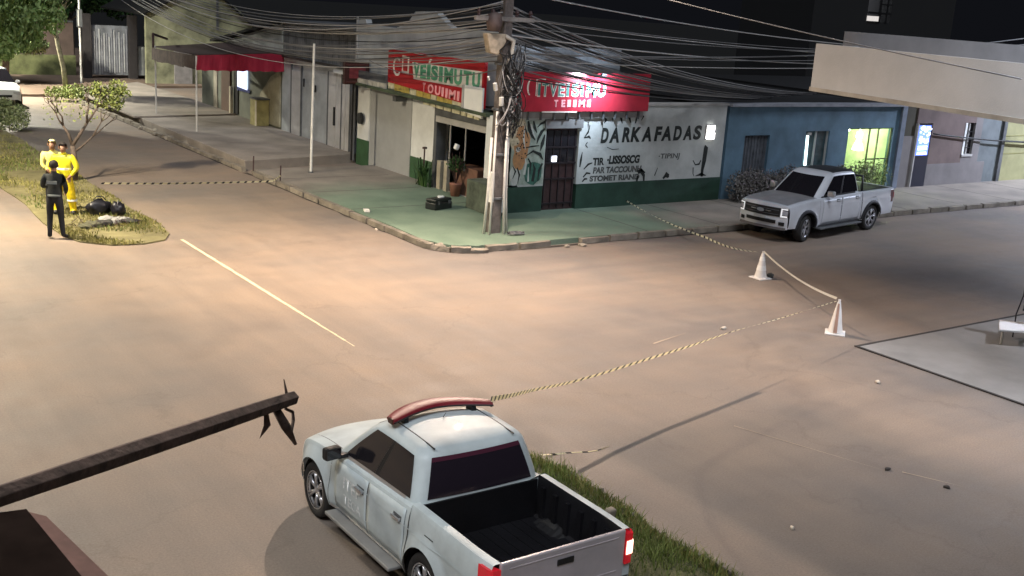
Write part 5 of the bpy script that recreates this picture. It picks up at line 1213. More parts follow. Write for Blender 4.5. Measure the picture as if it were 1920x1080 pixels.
    mo_ = MB().rbox(tuple(ch.lerp(hd_, .08)+fwd*.083), (.012, .045, .008), (0, 0, atan2(fwd.y, fwd.x))); mo_.build('mouth', mat('lips', (.18, .06, .05), .6, var=0), t, world=False)
    er = MB()
    for s in (1, -1): er.rbox(tuple(hd_+lat*s*.098-Vector((0, 0, .01))), (.035, .02, .06), (0, 0, atan2(fwd.y, fwd.x)))
    er.build('ears', cols.get('skin', SKIN), t, world=False, bevel=.008)
    return t
YEL = mat('yellow_raincoat', (.72, .66, .02), .45, var=.22, scale=7, bump=.4, bscale=9); YELP = mat('pale_yellow', (.76, .70, .22), .6, var=.2)
YELO = mat('orange_yellow_trousers', (.74, .56, .01), .45, var=.3, scale=8, bump=.4, bscale=9)
NAVY = mat('dark_uniform', (.018, .022, .022), .8, var=.3, scale=8); NAVY2 = mat('dark_trousers', (.014, .015, .02), .8, var=.3)
p1_ = person('person in dark uniform seen from behind, standing at the edge of the grass', (5.88, 25.9, 0), radians(62), dict(
    lel=(.08, .27, 1.17), lwr=(.27, .16, 1.16), rel=(.02, -.25, 1.16), rwr=(.22, -.20, 1.05), lto=(.15, .17, .04), rto=(.12, -.25, .04), lan=(-.01, .13, .09), ran=(-.03, -.17, .09)),
    dict(top=NAVY, legs=NAVY2, look=(1, .2, -.2)))
MB().slab([(-.13, .12, 1.34), (-.13, -.1, 1.34), (-.135, -.1, 1.27), (-.135, .12, 1.27)], (-.012, 0, 0)).build('back_patch', mat('patch_grey', (.16, .18, .18), .6), p1_, world=False)
MB().lathe([(.145, .98), (.15, .985), (.15, 1.02), (.145, 1.025)], (0, 0, 0), 18).build('belt', mat('belt_grey', (.12, .14, .14), .4), p1_, world=False)
p2_ = person('person in bright yellow jacket and trousers facing the camera by the small tree', (6.70, 28.45, .03), radians(-118), dict(
    lsh=(0, .21, 1.42), rsh=(0, -.21, 1.42), lel=(.02, .33, 1.17), lwr=(.12, .20, 1.0), rel=(.02, -.32, 1.18), rwr=(.12, -.18, 1.02), lkn=(.04, .16, .5), rkn=(.04, -.16, .5), lan=(0, .2, .09), ran=(0, -.19, .09), lto=(.15, .22, .04), rto=(.15, -.22, .04)),
    dict(top=YEL, legs=YELO, look=(1, 0, 0), radii=dict(chest=.2, belly=.19, pelvis=.18, lsh=.1, rsh=.1, lel=.075, rel=.075, lhip=.125, rhip=.125, lkn=.125, rkn=.125, lan=.085, ran=.085)))
REFL = mat('reflective_strip', (.75, .78, .72), .35, var=0)
MB().lathe([(.172, 1.12), (.176, 1.125), (.176, 1.165), (.172, 1.17)], (0, 0, 0), 18, cap=False).build('reflective_strip', REFL, p2_, world=False)
for s_ in (1, -1): MB().lathe([(.118, .34), (.121, .345), (.121, .385), (.118, .39)], (.01, s_*.175, 0), 14, cap=False).build('reflective_strip', REFL, p2_, world=False)
p3_ = person('person in pale yellow top and cap half hidden behind the bright yellow one', (6.57, 29.0, .03), radians(-100), dict(
    lel=(.04, .26, 1.18), lwr=(.16, .16, 1.1), rel=(.06, -.25, 1.18), rwr=(.18, -.14, 1.05)),
    dict(top=YELP, legs=NAVY2, look=(1, -.3, 0)), cap=mat('cap_pale', (.6, .55, .3), .7))
# ------------------------------------------------------------------ bags, cones, tape, case
def lump(name, m, c, size, rz=0, amp=.25, parent=None, seed=0, sub=3):
    bm = bmesh.new(); bmesh.ops.create_icosphere(bm, subdivisions=sub, radius=.5)
    for v in bm.verts:
        k = 1+amp*noise.noise(v.co*4+Vector((seed, 0, 0)))+amp*.4*noise.noise(v.co*11+Vector((seed, 3, 0))); v.co *= k
        v.co = Vector((v.co.x*size[0], v.co.y*size[1], v.co.z*size[2]))
    me = bpy.data.meshes.new(name); bm.to_mesh(me); bm.free(); me.materials.append(m); [setattr(p, 'use_smooth', True) for p in me.polygons]
    o = link(name, me, parent); o.location = c; o.rotation_euler = (0, 0, rz); return o
BAGM = mat('bag_black', (.014, .014, .02), .4, var=.3, bump=.4, bscale=12)
b1_ = thing('black_bag', 'bulging black bag lying on the grass beside the person in yellow', 'bag', (7.45, 28.2, .03)); lump('sack', BAGM, (0, 0, .18), (.62, .42, .42), .3, .3, b1_, 1)
MB().tube([(-.15, 0, .36), (-.05, 0, .46), (.1, 0, .44), (.16, 0, .36)], .014, 6).build('strap', BAGM, b1_, world=False, smooth=True)
b2_ = thing('black_bag', 'smaller black bag, the right one of the two on the grass', 'bag', (7.85, 28.0, .03)); lump('sack', BAGM, (0, 0, .15), (.36, .34, .38), .9, .3, b2_, 5)
MB().tube([(-.05, -.1, .28), (0, -.02, .36), (.05, .08, .28)], .012, 6).build('strap', mat('strap_grey', (.2, .2, .2), .6), b2_, world=False)
rg = thing('rag_heap', 'heap of grey cloth and twigs on the grass below the black bags', 'heap', (7.2, 26.9, .03))
for i, (x, y, s, m_) in enumerate([(0, 0, .35, 0), (.3, .12, .3, 1), (-.25, -.05, .3, 2), (.5, .3, .28, 1), (.15, .3, .4, 1), (-.5, -.2, .25, 2), (.62, .08, .26, 0)]):
    lump('cloth', [mat('cloth_dark', (.05, .05, .045), .9, bump=.5), mat('cloth_pale', (.32, .32, .30), .9, bump=.5, bscale=12), mat('cloth_olive', (.10, .10, .06), .9, bump=.5)][m_], (x, y, .05), (s*1.6, s, s*.5), i, .5, rg, i*3)
tw = MB()
for i in range(40):
    x, y = random.uniform(-.7, .8), random.uniform(-.3, .5); a = random.random()*6; tw.tube([(x, y, .03), (x+.12*cos(a), y+.12*sin(a), random.uniform(.05, .2)), (x+.26*cos(a), y+.26*sin(a), .04)], .006, 4)
tw.build('twigs', DBROWN, rg, world=False)
ec = thing('equipment_case', 'black hard equipment case standing on the green corner pavement', 'case', (16.0, 26.05, ZP), radians(18))
MB().box(-.36, .36, -.19, .19, 0, .20).build('case_body', mat('case_black', (.014, .018, .018), .45, var=.2), ec, world=False, bevel=.03)
MB().box(-.35, .35, -.185, .185, .205, .30).build('case_lid', MATS['case_black'], ec, world=False, bevel=.035)
for x in (-.22, .22): MB().box(x-.04, x+.04, -.205, -.19, .15, .25).build('latch', DGREY, ec, world=False)
MB().tube([(-.1, -.2, .20), (-.1, -.25, .2), (.1, -.25, .2), (.1, -.2, .20)], .012, 6).build('handle', BLACK, ec, world=False)
lump('clear_bag', mat('clear_bag', (.6, .62, .6), .3, var=.1), (.08, 0, .32), (.24, .2, .07), .3, .4, ec, 9)
wb = MB().rbox((13.85, 26.2, ZP+.03), (.34, .14, .05), (0, .05, 1.2)).build('paper_scrap', mat('paper', (.7, .67, .6), .8)); tag(wb, 'white paper scrap lying on the left kerb', 'litter')
WCONE = mat('cone_white', (.74, .70, .66), .6, var=.12); OCONE = mat('cone_band', (.50, .30, .22), .6, var=.15)
def cone(lab, loc, rz, h, slit):
    t = thing('traffic_cone', lab, 'traffic cone', loc, rz, 'traffic cones holding the tape')
    MB().box(-.19, .19, -.19, .19, 0, .03).build('base', WCONE, t, world=False, bevel=.01)
    MB().lathe([(.145, .03), (.11, .2*h/.65), (.075, .42*h/.65), (.035, h-.02), (.028, h)], (0, 0, 0), 20).build('shell', WCONE, t, world=False, auto=40)
    for k, (za, zb) in enumerate(((.22, .34), (.46, .56))):
        f = lambda z: .145+(.03-.145)*(z-.03)/(h-.03)+.004
        if not slit: MB().lathe([(f(za*h/.65), za*h/.65), (f(zb*h/.65), zb*h/.65)], (0, 0, 0), 20).build('reflective_band', mat('cone_pale_band', (.8, .78, .74), .4, var=.05), t, world=False)
    if slit: MB().slab([(-.145, .035, .05), (-.145, -.035, .05), (-.045, -.018, h-.03), (-.045, .018, h-.03)], (-.012, 0, 0)).build('front_stripe', OCONE, t, world=False)
    MB().tube([(0, 0, h), (0, 0, h+.04)], .026, 10).build('top_ring', WCONE, t, world=False)
    return t
C1 = Vector((19.33, 17.15, 0)); C2 = Vector((17.34, 13.33, 0))
cone('white traffic cone nearer the parked pickup, tape rising to the wall', C1, 0, .60, False)
cone('white traffic cone with an orange stripe near the concrete forecourt corner', C2, radians(38), .64, True)
lump('wet_rag', mat('cloth_dark', (.05, .05, .045), .9), (C1.x+.28, C1.y-.05, .05), (.2, .14, .12), .3, .4, None, 3)
tag(bpy.data.objects['wet_rag'], 'small dark rag on the road beside the cone nearer the pickup', 'rag')
TB = [tapemat('tape_black', (.02, .02, .02)), tapemat('tape_yellow', (.86, .80, .55)), tapemat('tape_pale', (.82, .76, .62))]
def tape(label, pts, w=.07, stripe=.11, twist=0, pale=False, dens=1.0):
    P_ = [Vector(p) for p in pts]; L_ = [0]
    for a, b_ in zip(P_, P_[1:]): L_.append(L_[-1]+(b_-a).length)
    def at(s):
        for i in range(len(P_)-1):
            if s <= L_[i+1]: return P_[i].lerp(P_[i+1], (s-L_[i])/max(1e-6, L_[i+1]-L_[i]))
        return P_[-1]
    n = int(L_[-1]/stripe); mb = MB()
    for i in range(n):
        s0, s1 = (i+(.28 if i % 2 else 0))*stripe, (i+1+(0 if i % 2 else .28))*stripe
        if i % 2 == 0: s0, s1 = i*stripe, (i+.7)*stripe
        else: s0, s1 = (i-.3)*stripe, (i+1)*stripe
        a, b_ = at(s0), at(s1); d = (b_-a).normalized(); tw_ = twist*s0+.25*sin(s0*.8)
        up = Vector((0, 0, 1)); sdv = d.cross(up).normalized(); u = (up-d*up.dot(d)).normalized()
        v = (u*cos(tw_)+sdv*sin(tw_))*w; sh_ = d*stripe*.35
        mb.add([a-sh_*0, b_-sh_*0, b_+v+sh_, a+v+sh_], [(0, 1, 2, 3)], (0 if (i % 2 == 0 and not pale) else (2 if pale else 1)))
    o = mb.build('barrier_tape', TB); tag(o, label, 'barrier tape'); return o
def sagline(p, q, sag, n=16): p, q = Vector(p), Vector(q); return [p.lerp(q, i/n)+Vector((0, 0, -4*sag*(i/n)*(1-i/n))) for i in range(n+1)]
ba = Vector((TX+.70, TY-.05, 1.66))
tp = [(6.66, 9.56, 1.57), (7.3, 10.1, 1.33), (8.2, 10.85, 1.02), (9.24, 11.42, .78), (9.97, 11.62, .74), (11.1, 11.90, .72), (12.27, 12.15, .72), (13.4, 12.42, .74), (15.4, 12.88, .70), (C2.x, C2.y, .66)]
tape('yellow and black barrier tape running from the roof light bar to the striped cone', tp[:8], .058, .085, twist=.12)
tape('narrow twisted end of the barrier tape running into the striped cone', tp[7:], .012, .085, twist=1.5)
tape('pale barrier tape hanging between the two white cones', sagline((C1.x, C1.y, .62), (C2.x, C2.y, .66), .12), .05, .12, pale=True)
tape('barrier tape running from the green wall base down to the first cone', sagline((21.74, 24.84, .28), (20.4, 20.0, .30), .06)+sagline((20.4, 20.0, .30), (C1.x, C1.y, .62), .08)[1:], .05, .12, twist=.6)
tape('barrier tape stretched low across the left street to the raised forecourt', sagline((8.05, 30.26, .42), (12.9, 30.2, .30), .03)+[Vector((13.5, 31.0, .32))], .045, .11)
tape('short piece of barrier tape lying beside the grass strip behind the pickup', [(8.0, 11.0, .20), (8.35, 11.05, .03), (8.9, 10.95, .012), (9.3, 10.80, .014), (9.6, 10.85, .012)], .04, .12, twist=2.5)
for i, (x, y, l_) in enumerate([(13.42, 33.0, 'first thin stake at the forecourt corner'), (13.5, 31.1, 'thin stake holding the low barrier tape')]):
    o = MB().tube([(x, y, 0), (x+.02, y, .62)], .02, 6).build('stake', DBROWN); tag(o, l_, 'stake')
# small debris
dbm = [mat('debris_pale', (.6, .52, .42), .8), mat('debris_dark', (.06, .05, .045), .9)]
for i, (x, y, s, m_, l_) in enumerate([(15.42, 14.44, .07, 0, 'small pale stone at the end of the striped tape'), (15.61, 10.99, .06, 0, 'small pale stone on the road near the forecourt edge'), (12.83, 7.74, .05, 1, 'dark pebble on the near right road'), (12.6, 8.5, .05, 1, 'dark clod on the near right road beyond the pebble'), (10.0, 7.9, .04, 0, 'tiny pale chip on the near grey road'), (13.3, 24.6, .05, 0, 'pale chip in the left gutter'), (9.0, 12.9, .04, 0, 'tiny chip near the faded centre line')]):
    o = lump('road_debris', dbm[m_], (x, y, s*.3), (s*2, s*1.2, s), i, .5, None, i, 2); tag(o, l_, 'stone')
# oil streak marks on the road
sm_ = MB()
for (x, y, l, w, a) in [(14.0, 14.4, 1.1, .02, .25), (12.9, 8.0, .8, .012, -1.1), (12.2, 9.5, 2.4, .010, -1.25)]:
    sm_.add([(x-cos(a)*l/2-sin(a)*w, y-sin(a)*l/2+cos(a)*w, .006), (x-cos(a)*l/2+sin(a)*w, y-sin(a)*l/2-cos(a)*w, .006), (x+cos(a)*l/2, y+sin(a)*l/2, .006)], [(0, 1, 2)])
sm_.build('road_mark', mat('faint_mark', (.45, .36, .27), .9), kind='structure')
# white table-like box and stool at the right edge
wt = thing('white_table', 'low white topped table at the right edge on the concrete forecourt', 'table', (20.35, 11.5, .02))
MB().prism([(19.75, 11.4), (20.3, 11.0), (20.95, 11.35), (20.45, 11.85)], .30, .34).build('table_top', mat('bright_top', (.85, .87, .9), .4, var=.03), wt, bevel=.01)
for (x, y) in [(19.92, 11.42), (20.3, 11.15), (20.75, 11.4), (20.4, 11.7)]: MB().tube([(x, y, .02), (x, y, .3)], .025, 6).build('leg', LGREY, wt)
st_ = thing('black_stool', 'black seated metal stool cut by the right edge of the picture', 'stool', (20.9, 11.6, .02))
MB().rbox((20.70, 11.35, 1.12), (.12, .42, .5), (0, .1, .5)).build('backrest', BLACK, st_, bevel=.03)
for (dx, dy) in [(-.05, .2), (-.05, -.2), (.3, .2), (.3, -.2)]: MB().tube([(20.7+dx, 11.35+dy, .9), (20.68+dx*1.3, 11.35+dy*1.3, .5), (20.7+dx*1.3, 11.35+dy*1.3, .02)], .013, 6).build('leg', BLACK, st_)
MB().rbox((20.85, 11.4, .62), (.4, .4, .05), (0, 0, .5)).build('seat', BLACK, st_, bevel=.02)
# ------------------------------------------------------------------ grass and plants
import numpy as np
G1 = leafmat('grass_green', (.07, .10, .018), (.20, .24, .07)); G2 = leafmat('grass_yellow', (.15, .15, .035), (.30, .27, .10))
L1 = leafmat('leaf_bright', (.18, .30, .08), (.42, .55, .22)); L2 = leafmat('leaf_yellowgreen', (.17, .23, .06), (.36, .40, .14)); L3 = leafmat('leaf_dark', (.015, .05, .012), (.05, .10, .03)); L4 = leafmat('leaf_pale', (.12, .17, .07), (.30, .34, .17))
SOILG = mat('g_soil_grass', (.20, .18, .085), .95, var=.35, scale=1.2, bump=.5); SOILD = mat('g_soil_dark', (.10, .10, .045), .95, var=.35, scale=2, bump=.5)
BARK = mat('bark', (.13, .10, .08), .9, var=.3, scale=8, bump=.4); BARKP = mat('bark_pale', (.38, .34, .22), .85, var=.3, scale=6, bump=.3)
rng = np.random.default_rng(4)
def grass(name, pts, h, w, m, hvar=.5, lean_=.6):
    n = len(pts); pts = np.array(pts); a = rng.uniform(0, 2*np.pi, n); hh = h*(1-hvar+2*hvar*rng.random(n)*rng.random(n)*1.4)
    la = rng.uniform(0, 2*np.pi, n); ll = hh*lean_*rng.random(n)
    dx, dy = np.cos(a)*w, np.sin(a)*w
    V = np.zeros((n, 5, 3))
    V[:, 0] = np.stack([pts[:, 0]-dx, pts[:, 1]-dy, pts[:, 2]], 1); V[:, 1] = np.stack([pts[:, 0]+dx, pts[:, 1]+dy, pts[:, 2]], 1)
    mx, my = pts[:, 0]+np.cos(la)*ll*.35, pts[:, 1]+np.sin(la)*ll*.35
    V[:, 2] = np.stack([mx+dx*.7, my+dy*.7, pts[:, 2]+hh*.6], 1); V[:, 3] = np.stack([mx-dx*.7, my-dy*.7, pts[:, 2]+hh*.6], 1)
    V[:, 4] = np.stack([pts[:, 0]+np.cos(la)*ll, pts[:, 1]+np.sin(la)*ll, pts[:, 2]+hh], 1)
    me = bpy.data.meshes.new(name); me.vertices.add(n*5); me.vertices.foreach_set('co', V.reshape(-1))
    b = np.arange(n)*5
    loops = np.concatenate([np.stack([b, b+1, b+2, b+3], 1), np.stack([b+3, b+2, b+4, b+4], 1)[:, :3]], 1).reshape(-1)
    me.loops.add(n*7); me.loops.foreach_set('vertex_index', loops.astype(np.int32))
    me.polygons.add(n*2); ls = np.stack([np.arange(n)*7, np.arange(n)*7+4], 1).reshape(-1); me.polygons.foreach_set('loop_start', ls.astype(np.int32))
    me.update(calc_edges=True); me.materials.append(m)
    o = link(name, me); o['kind'] = 'stuff'; return o
# near median strip beside the truck
def med_right(y): return 8.42+.05*sin(y*2.1)+.04*sin(y*5)
nm = MB(); ys = [11.3-.35*i for i in range(40)]
L_ = [(6.9 if y < 10.8 else 7.6+(y-10.8)*1.6, y, .03+.05) for y in ys]; Rr = [(med_right(y), y, .03) for y in ys]; Mi = [((l[0]+r[0])/2, l[1], .12) for l, r in zip(L_, Rr)]
nm.grid([L_, Mi, Rr]); nm.build('grass_strip_soil', SOILD, fixn=True, kind='structure')
kb = MB()
for i, y in enumerate([10.6-.62*k for k in range(16)]):
    if i in (2, 6, 7, 11): continue
    kb.rbox((med_right(y)+.06, y, .02+.012*(i % 3)), (.10, .56, .10), (0, .05*(i % 2), .03*sin(i*2)))
kb.build('median_kerb', KERB, kind='structure')
P_ = []
while len(P_) < 17000:
    y = random.uniform(-1.5, 11.25); x = random.uniform(6.9, 8.5)
    if y > 10.7 and x < 7.6+(y-10.7)*1.6: continue
    if x > med_right(y)+.02: continue
    d = .5+.5*noise.noise(Vector((x*1.6, y*1.3, 0)))
    if random.random() < .25+d*1.2: P_.append((x, y, .05+.03*random.random()))
grass('grass', P_, .085, .007, G1, .6, .9)
P_ = [(x+random.gauss(0, .16), y+random.gauss(0, .2), .06) for (x, y) in [(random.uniform(7.2, 8.3), random.uniform(3, 10.3)) for _ in range(22)] for _ in range(110)]
P_ = [p for p in P_ if p[0] < med_right(p[1])+.05]
grass('grass_tufts', P_, .19, .006, G1, .6, .9)
P_ = [(med_right(y)+random.uniform(-.18, .04), y, .04) for y in [random.uniform(3, 11) for _ in range(3500)]]
grass('dry_grass_edge', P_, .10, .006, G2, .6, 1.1)
ct = thing('concrete_stub', 'broken pale concrete stub in the grass beside the pickup bed', 'post', (7.75, 8.9, .05))
MB().prism([(7.62, 8.95), (7.95, 8.9), (8.0, 9.1), (7.7, 9.2)], .05, .22).build('stub_block', KERB, ct, bevel=.02); MB().rbox((7.8, 8.72, .2), (.12, .09, .4), (.1, .1, .2)).build('stub_post', KERB, ct, bevel=.02)
# far median
def ml_(y): return 6.05+.06*sin(y*1.3)
def mr_(y): return 8.42+.05*sin(y*1.7)
tip = [(6.05, 26.2), (6.25, 25.4), (6.8, 24.85), (7.5, 24.75), (8.05, 25.0), (8.35, 25.6), (8.42, 26.4)]
poly = [(ml_(y), y) for y in np.arange(60, 26.2, -1.2)]+tip+[(mr_(y), y) for y in np.arange(27.2, 60, 1.2)]
MB().prism(poly, -.02, .035).build('median_soil', SOILG, kind='structure')
def inmed(x, y):
    if y > 26.4: return ml_(y) < x < mr_(y)
    u = (26.4-y)/1.65
    return u < 1 and abs(x-7.24) < 1.19*sqrt(1-u*u)
P_ = []
while len(P_) < 15000:
    y = 24.7+35*random.random()**1.7; x = random.uniform(6.0, 8.5)
    if not inmed(x, y): continue
    d = noise.noise(Vector((x*.9, y*.5, 3)))
    if random.random() < .3+1.3*d: P_.append((x, y, .03))
grass('median_grass', P_, .065, .012, G2, .6, .9)
P_ = [(x, y, .03) for x, y in [(random.uniform(6.1, 8.3), random.uniform(26, 45)) for _ in range(5000)] if noise.noise(Vector((x*.7, y*.4, 8))) > .0]
grass('median_green_grass', P_, .09, .012, G1, .6, .9)
P_ = [(random.uniform(19.6, 22.5), random.uniform(8.5, 11.0), .02) for _ in range(4000)]; P_ = [p for p in P_ if (p[0]-21.2)**2/1.5**2+(p[1]-9.9)**2/1.0**2 < 1]
grass('forecourt_grass', P_, .12, .010, G2)

def leaves(n, fn, size, m, name='leaves', parent=None, droop=0, asp=2.2):
    V = np.zeros((n, 4, 3)); 
    C = np.array([fn() for _ in range(n)])
    d = rng.normal(size=(n, 3)); d[:, 2] -= droop; d /= np.linalg.norm(d, axis=1)[:, None]
    e = rng.normal(size=(n, 3)); e -= d*(e*d).sum(1)[:, None]; e /= np.linalg.norm(e, axis=1)[:, None]
    s = size*(.6+.8*rng.random(n))[:, None]
    V[:, 0] = C-d*s; V[:, 1] = C+e*s/asp; V[:, 2] = C+d*s; V[:, 3] = C-e*s/asp
    me = bpy.data.meshes.new(name); me.vertices.add(n*4); me.vertices.foreach_set('co', V.reshape(-1)); me.loops.add(n*4); me.loops.foreach_set('vertex_index', np.arange(n*4, dtype=np.int32))
    me.polygons.add(n); me.polygons.foreach_set('loop_start', np.arange(n, dtype=np.int32)*4); me.update(calc_edges=True); me.materials.append(m)
    return link(name, me, parent)
def clumps(cs, k=1.0):
    tot = [c[3]**2 for c in cs]; 
    def f():
        c = random.choices(cs, tot)[0]; v = Vector((random.gauss(0, 1), random.gauss(0, 1), random.gauss(0, 1))); v.normalize(); v *= c[3]*(random.random()**.45)
        return (c[0]+v.x, c[1]+v.y, c[2]+v.z*(c[4] if len(c) > 4 else .8))
    return f
# tall thin pale tree
t1 = thing('thin_tree', 'tall thin pale trunked tree at the end of the left street', 'tree', (13.1, 54.5, .1))
trk = MB().tube([(0, 0, 0), (-.12, 0, 1.4), (-.32, 0, 2.4), (-.42, .1, 3.2), (-.35, .1, 4.6)], [.13, .11, .10, .08, .05], 8)
trk.tube([(-.36, 0, 2.7), (-.8, .1, 3.4), (-1.4, .2, 4.3)], [.06, .045, .025], 6); trk.tube([(-.42, .1, 3.3), (.0, .1, 3.9), (.3, .2, 4.8)], [.07, .05, .03], 6)
for i in range(12):
    a = random.uniform(-1, 1); z = random.uniform(3.4, 4.6); trk.tube([(-.4, .1, z), (-.4+a*.6, .1, z+.5), (-.4+a*1.3, .2, z+.9+random.random()*.4)], [.03, .02, .01], 5)
trk.build('trunk', BARKP, t1, world=False, smooth=True)
leaves(2200, clumps([(-1.4, .2, 4.7, .8), (.4, .2, 5.3, .9), (-.5, .1, 5.4, 1.0), (-.9, .1, 4.0, .35)]), .10, L1, 'crown', t1)
lsh = leaves(1500, clumps([(0, 0, .35, .8, .45), (.9, -.2, .3, .6, .5), (-.8, .3, .3, .6, .5), (1.8, .1, .25, .5, .5)]), .07, L2, 'leaves')
bs_ = thing('low_bush', 'low yellow green bush around the foot of the tall thin tree', 'bush', (13.4, 54.0, .1)); lsh.name = 'foliage'; lsh.parent = bs_
# leaning small tree on the median
t2 = thing('small_tree', 'small leaning tree with sparse yellow green crown behind the people on the median', 'tree', (8.1, 33.2, .03))
tk = MB().tube([(0, 0, 0), (.02, 0, .6), (-.02, 0, 1.0)], [.11, .09, .07], 8)
def branch(mb, p, d, l, r, depth):
    p = Vector(p); q = p+Vector(d)*l; mid = p.lerp(q, .5)+Vector((random.uniform(-.05, .05),)*3); mb.tube([p, mid, q], [r, r*.85, r*.65], 6)
    if depth > 0:
        for _ in range(2 if depth > 1 else 3):
            dd = (Vector(d)+Vector((random.uniform(-.55, .55), random.uniform(-.4, .4), random.uniform(-.15, .45)))).normalized(); branch(mb, q, dd, l*.72, r*.6, depth-1)
        
random.seed(31)
branch(tk, (-.02, 0, 1.0), Vector((.55, 0, .83)).normalized(), .75, .055, 3); branch(tk, (-.02, 0, 1.0), Vector((-.35, .1, .9)).normalized(), .6, .045, 3); branch(tk, (0, 0, .8), Vector((.75, -.1, .65)).normalized(), .7, .04, 2)
tk.build('trunk', BARK, t2, world=False, smooth=True)
leaves(950, clumps([(.95, 0, 2.35, .38), (1.3, .1, 2.65, .3), (.7, 0, 2.6, .28), (1.2, 0, 2.2, .3), (1.5, 0, 2.5, .2)]), .055, L2, 'crown', t2)
leaves(200, clumps([(-.3, 0, 2.0, .6), (0, 0, 2.2, .5), (.5, 0, 1.9, .45)]), .045, L2, 'crown_sprigs', t2)['kind'] = 'stuff'
# big bright trees on the left
def bigtree(lab, x, y, cs, n, m, sz, droop, trunkz):
    t = thing('leafy_tree', lab, 'tree', (x, y, .05)); b = MB().tube([(0, 0, 0), (.1, 0, trunkz*.5), (0, .1, trunkz)], [.2, .16, .1], 8)
    for c in cs: b.tube([(0, .1, trunkz*.8), (c[0]*.5, c[1]*.5, (c[2]+trunkz)/2), (c[0], c[1], c[2])], [.08, .05, .02], 5)
    b.build('trunk', BARK, t, world=False, smooth=True)
    leaves(n, clumps(cs), sz, m, 'crown', t, droop); return t
bigtree('bright green willow like tree hanging over the left edge of the picture', 8.0, 48.5, [(1.9, .0, 3.9, 1.0, 1.1), (2.7, .2, 4.4, .8, 1.2), (1.4, .0, 3.0, .8, 1), (2.3, 0, 3.2, .6, 1.1), (3.2, 0, 3.9, .55, 1.2), (.6, 0, 4.4, 1.2), (3.0, .4, 4.9, .8), (1.6, 0, 5.2, 1.0), (1.2, 0, 2.5, .5)], 9500, L1, .10, 1.5, 3.4)
bigtree('paler green tree behind the white car at the left edge', 11.6, 60.5, [(-.6, 0, 2.6, 1.2), (.8, 0, 2.4, .9, .9), (-1.6, 0, 3.2, 1.3), (.3, 0, 3.8, 1.1), (1.6, .3, 2.0, .6)], 7000, L4, .13, .6, 2.4)
bigtree('dark tree behind the barred gate', 17.6, 72, [(-1, 0, 4.2, 1.6), (1, 0, 4.5, 1.6), (3, 0, 4.2, 1.5), (-3, 0, 4.6, 1.6)], 6000, L3, .17, .3, 3.5)
hg = thing('hedge', 'leafy pale green hedge in front of the white car at the left edge', 'hedge', (8.0, 43.8, .03))
leaves(7500, clumps([(.1, 0, .55, .55, 1), (.75, .1, .5, .5, 1), (-.6, 0, .6, .6, 1), (-1.4, 0, .6, .6, 1), (.35, 0, .95, .3, 1)]), .05, L4, 'foliage', hg)
hb = MB()
for i in range(14): a = random.uniform(-1.3, .9); hb.tube([(a, 0, 0), (a+random.uniform(-.1, .1), 0, .5), (a+random.uniform(-.3, .3), random.uniform(-.2, .2), .95)], [.02, .015, .006], 5)
hb.build('stems', BARK, hg, world=False)
mp_ = MB().tube([(6.35, 40.0, .03), (6.35, 40.0, 1.0)], .035, 8).build('wooden_stake', BARK); tag(mp_, 'thin dark stake standing on the median left of the people', 'stake')
# potted / aloe plant on the white wall
al = thing('aloe_plant', 'spiky green plant growing against the white and green wall', 'plant', (17.45, 29.35, ZP))
random.seed(8)
am = MB()
for i in range(26):
    a = random.uniform(0, 2*pi); l = random.uniform(.5, .95); sp_ = random.uniform(.12, .5); y0 = random.uniform(-.35, .35)
    pts = [Vector((random.uniform(-.08, .08), y0, 0)), Vector((cos(a)*sp_*.4, y0+sin(a)*sp_*.4, l*.55)), Vector((cos(a)*sp_*.8, y0+sin(a)*sp_*.8, l*.9)), Vector((cos(a)*sp_*1.2, y0+sin(a)*sp_*1.2, l*.8))]
    L2_ = []; R2_ = []
    for k, p in enumerate(pts):
        w = [.03, .035, .022, .003][k]; sd = Vector((-sin(a), cos(a), 0))*w; L2_.append(tuple(p+sd)); R2_.append(tuple(p-sd))
    am.grid([L2_, R2_])
am.build('spiky_leaves', L3, al, world=False)
MB().tube([(0, .05, 0), (0, .03, 1.15)], .025, 6).build('stem', DBROWN, al, world=False); MB().rbox((0, .03, 1.17), (.1, .1, .06), (0, 0, .3)).build('bud', DBROWN, al, world=False)
pl_ = thing('flower_pots', 'potted plant with dark twigs in front of the shop opening', 'plant', (17.5, 27.6, ZP))
MB().lathe([(.13, 0), (.18, .35), (.2, .38), (.17, .38)], (0, 0, 0), 14).build('pot', mat('terracotta', (.28, .13, .09), .8), pl_, world=False, smooth=True)
tk3 = MB()
for i in range(24): a = random.random()*6.3; tk3.tube([(0, 0, .35), (cos(a)*.12, sin(a)*.12, .7), (cos(a)*.22, sin(a)*.25, random.uniform(.8, 1.3))], .01, 4)
tk3.build('twigs', DBROWN, pl_, world=False); leaves(260, clumps([(0, 0, .95, .3)]), .05, L3, 'foliage', pl_)
MB().rbox((0, .05, 1.45), (.12, .14, .16), (.2, .3, 0)).build('white_ornament', mat('orn_white', (.75, .75, .72), .5), pl_, world=False, bevel=.02)
